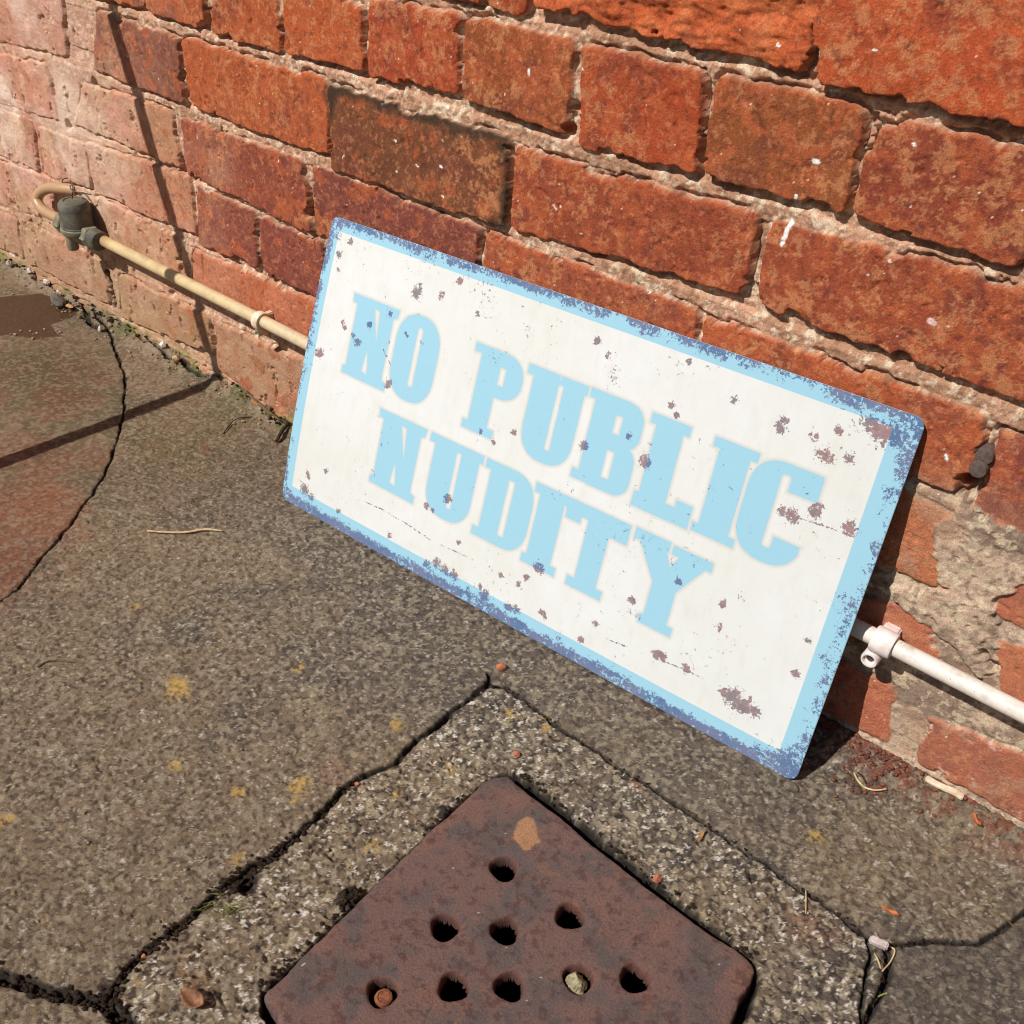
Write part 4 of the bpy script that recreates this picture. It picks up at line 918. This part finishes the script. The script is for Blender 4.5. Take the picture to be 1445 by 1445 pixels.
grit('brick_grit', [(1250, 1075, 150, 30, 14), (1290, 1085, 90, 26, 12), (1350, 1125, 50, 40, 18), (1240, 1110, 40, 30, 14)], simple_mat('brick grit', gc(140, 82, 62), gc(84, 56, 46), 300, .9, .2, .0004), 'red brown brick grit swept along the foot of the wall right of the sign', 1, .0007, .0024)
grit('mortar_grit', [(60, 395, 60, 30, 12), (110, 432, 60, 20, 10), (170, 460, 50, 25, 12), (250, 505, 60, 25, 14), (320, 545, 60, 25, 14), (370, 580, 60, 20, 12), (50, 470, 20, 30, 6)], simple_mat('mortar grit', gc(176, 156, 126), gc(110, 92, 70), 300, .9, .2, .0004), 'sandy mortar crumbs along the foot of the wall left of the sign', 2, .0007, .0026)
grit('slab_grit', [(700, 1000, 30, 160, 60), (1000, 1200, 40, 200, 80), (400, 1200, 60, 200, 100), (300, 900, 30, 150, 120)], simple_mat('slab grit', gc(168, 152, 126), gc(96, 82, 66), 300, .9, .2, .0004), 'scattered fine grit on the paving slabs', 3, .0005, .0013)

# dark earth and rotted leaf packed into the joints
def packed(name, lines, mat, label, seed, jit, smin, smax, n, drop):
    rn = random.Random(seed); bm = bmesh.new()
    for line in lines:
        L = smooth_line(g(line), 6)
        for _ in range(int(n * len(L) / 30)):
            k = rn.randrange(len(L)); q = (L[k][0] + rn.gauss(0, jit), L[k][1] + rn.gauss(0, jit)); s_ = rn.uniform(smin, smax)
            vs_ = bmesh.ops.create_icosphere(bm, subdivisions=1, radius=s_)['verts']; z = max(zat(*q) + s_ * .3, -drop)
            if q[1] > -.002: continue
            for vt in vs_: vt.co = Vector((vt.co.x * rn.uniform(.6, 1.4) + q[0], vt.co.y * rn.uniform(.6, 1.4) + q[1], vt.co.z * rn.uniform(.4, .9) + z))
    me = bpy.data.meshes.new(name); bm.to_mesh(me); bm.free(); link(name, me, mat, label=label, kind='stuff', cat='dirt')
earth = simple_mat('dark earth', gc(58, 46, 36), gc(34, 28, 24), 300, .95, .1, .0006)
packed('joint_earth', [J['c'][0][:9], J['c'][0][2:7], J['b'][0]], earth, 'dark earth and rotted leaf packed in the joints left of the drain cover', 11, .0030, .0005, .0019, 150, .006)
packed('cover_edge_earth', [[(372, 1392), (420, 1345), (490, 1280), (500, 1270)], [(600, 1178), (640, 1142), (660, 1128)], [(740, 1098), (800, 1142), (860, 1190), (930, 1248), (1060, 1350)], [(480, 1280), (500, 1262)]], earth, 'dark earth caught along the edge of the drain cover', 12, .0022, .0005, .0018, 120, .006)
packed('wall_foot_earth', [[(0, 366), (40, 385), (85, 410), (120, 438), (160, 462)], [(160, 462), (230, 492), (300, 530), (395, 600)]], earth, 'dark earth and moss crumbs in the gap at the foot of the wall, far left', 13, .005, .0008, .0030, 130, .02)
packed('crack_earth', [J['d'][0], J['e'][0][:6], J['f'][0][:5], J['a'][0][2:]], earth, 'dark earth in the fine cracks between the slabs', 14, .0011, .0004, .0011, 60, .006)

# ------------------------------------------------------------------ pole outside the frame, whose shadow crosses the scene at the left
a1, a2 = onwall(160, 0), onwall(285, 432); g1, g2 = ongr(0, 655), ongr(310, 540)
dw = a1 - a2; topz = 1.25; top = a2 + dw * ((topz - a2[2]) / dw[2]); top[1] = -.012
dg = (g1 - g2) / abs(g1[1] - g2[1]); foot = g2 + dg * .62
pm_ = simple_mat('bare wood pole', gc(150, 116, 80), gc(110, 80, 54), 60, .7, .3, .0004)
pole = link('wooden_pole', tube_mesh('wooden_pole', [tuple(foot + (top - foot) * t_) for t_ in np.linspace(0, 1, 12)], .0098, 16), pm_, label='slim bare wooden pole leaning on the wall just outside the left of the photo', cat='pole')
print('pole foot', foot, 'top', top)
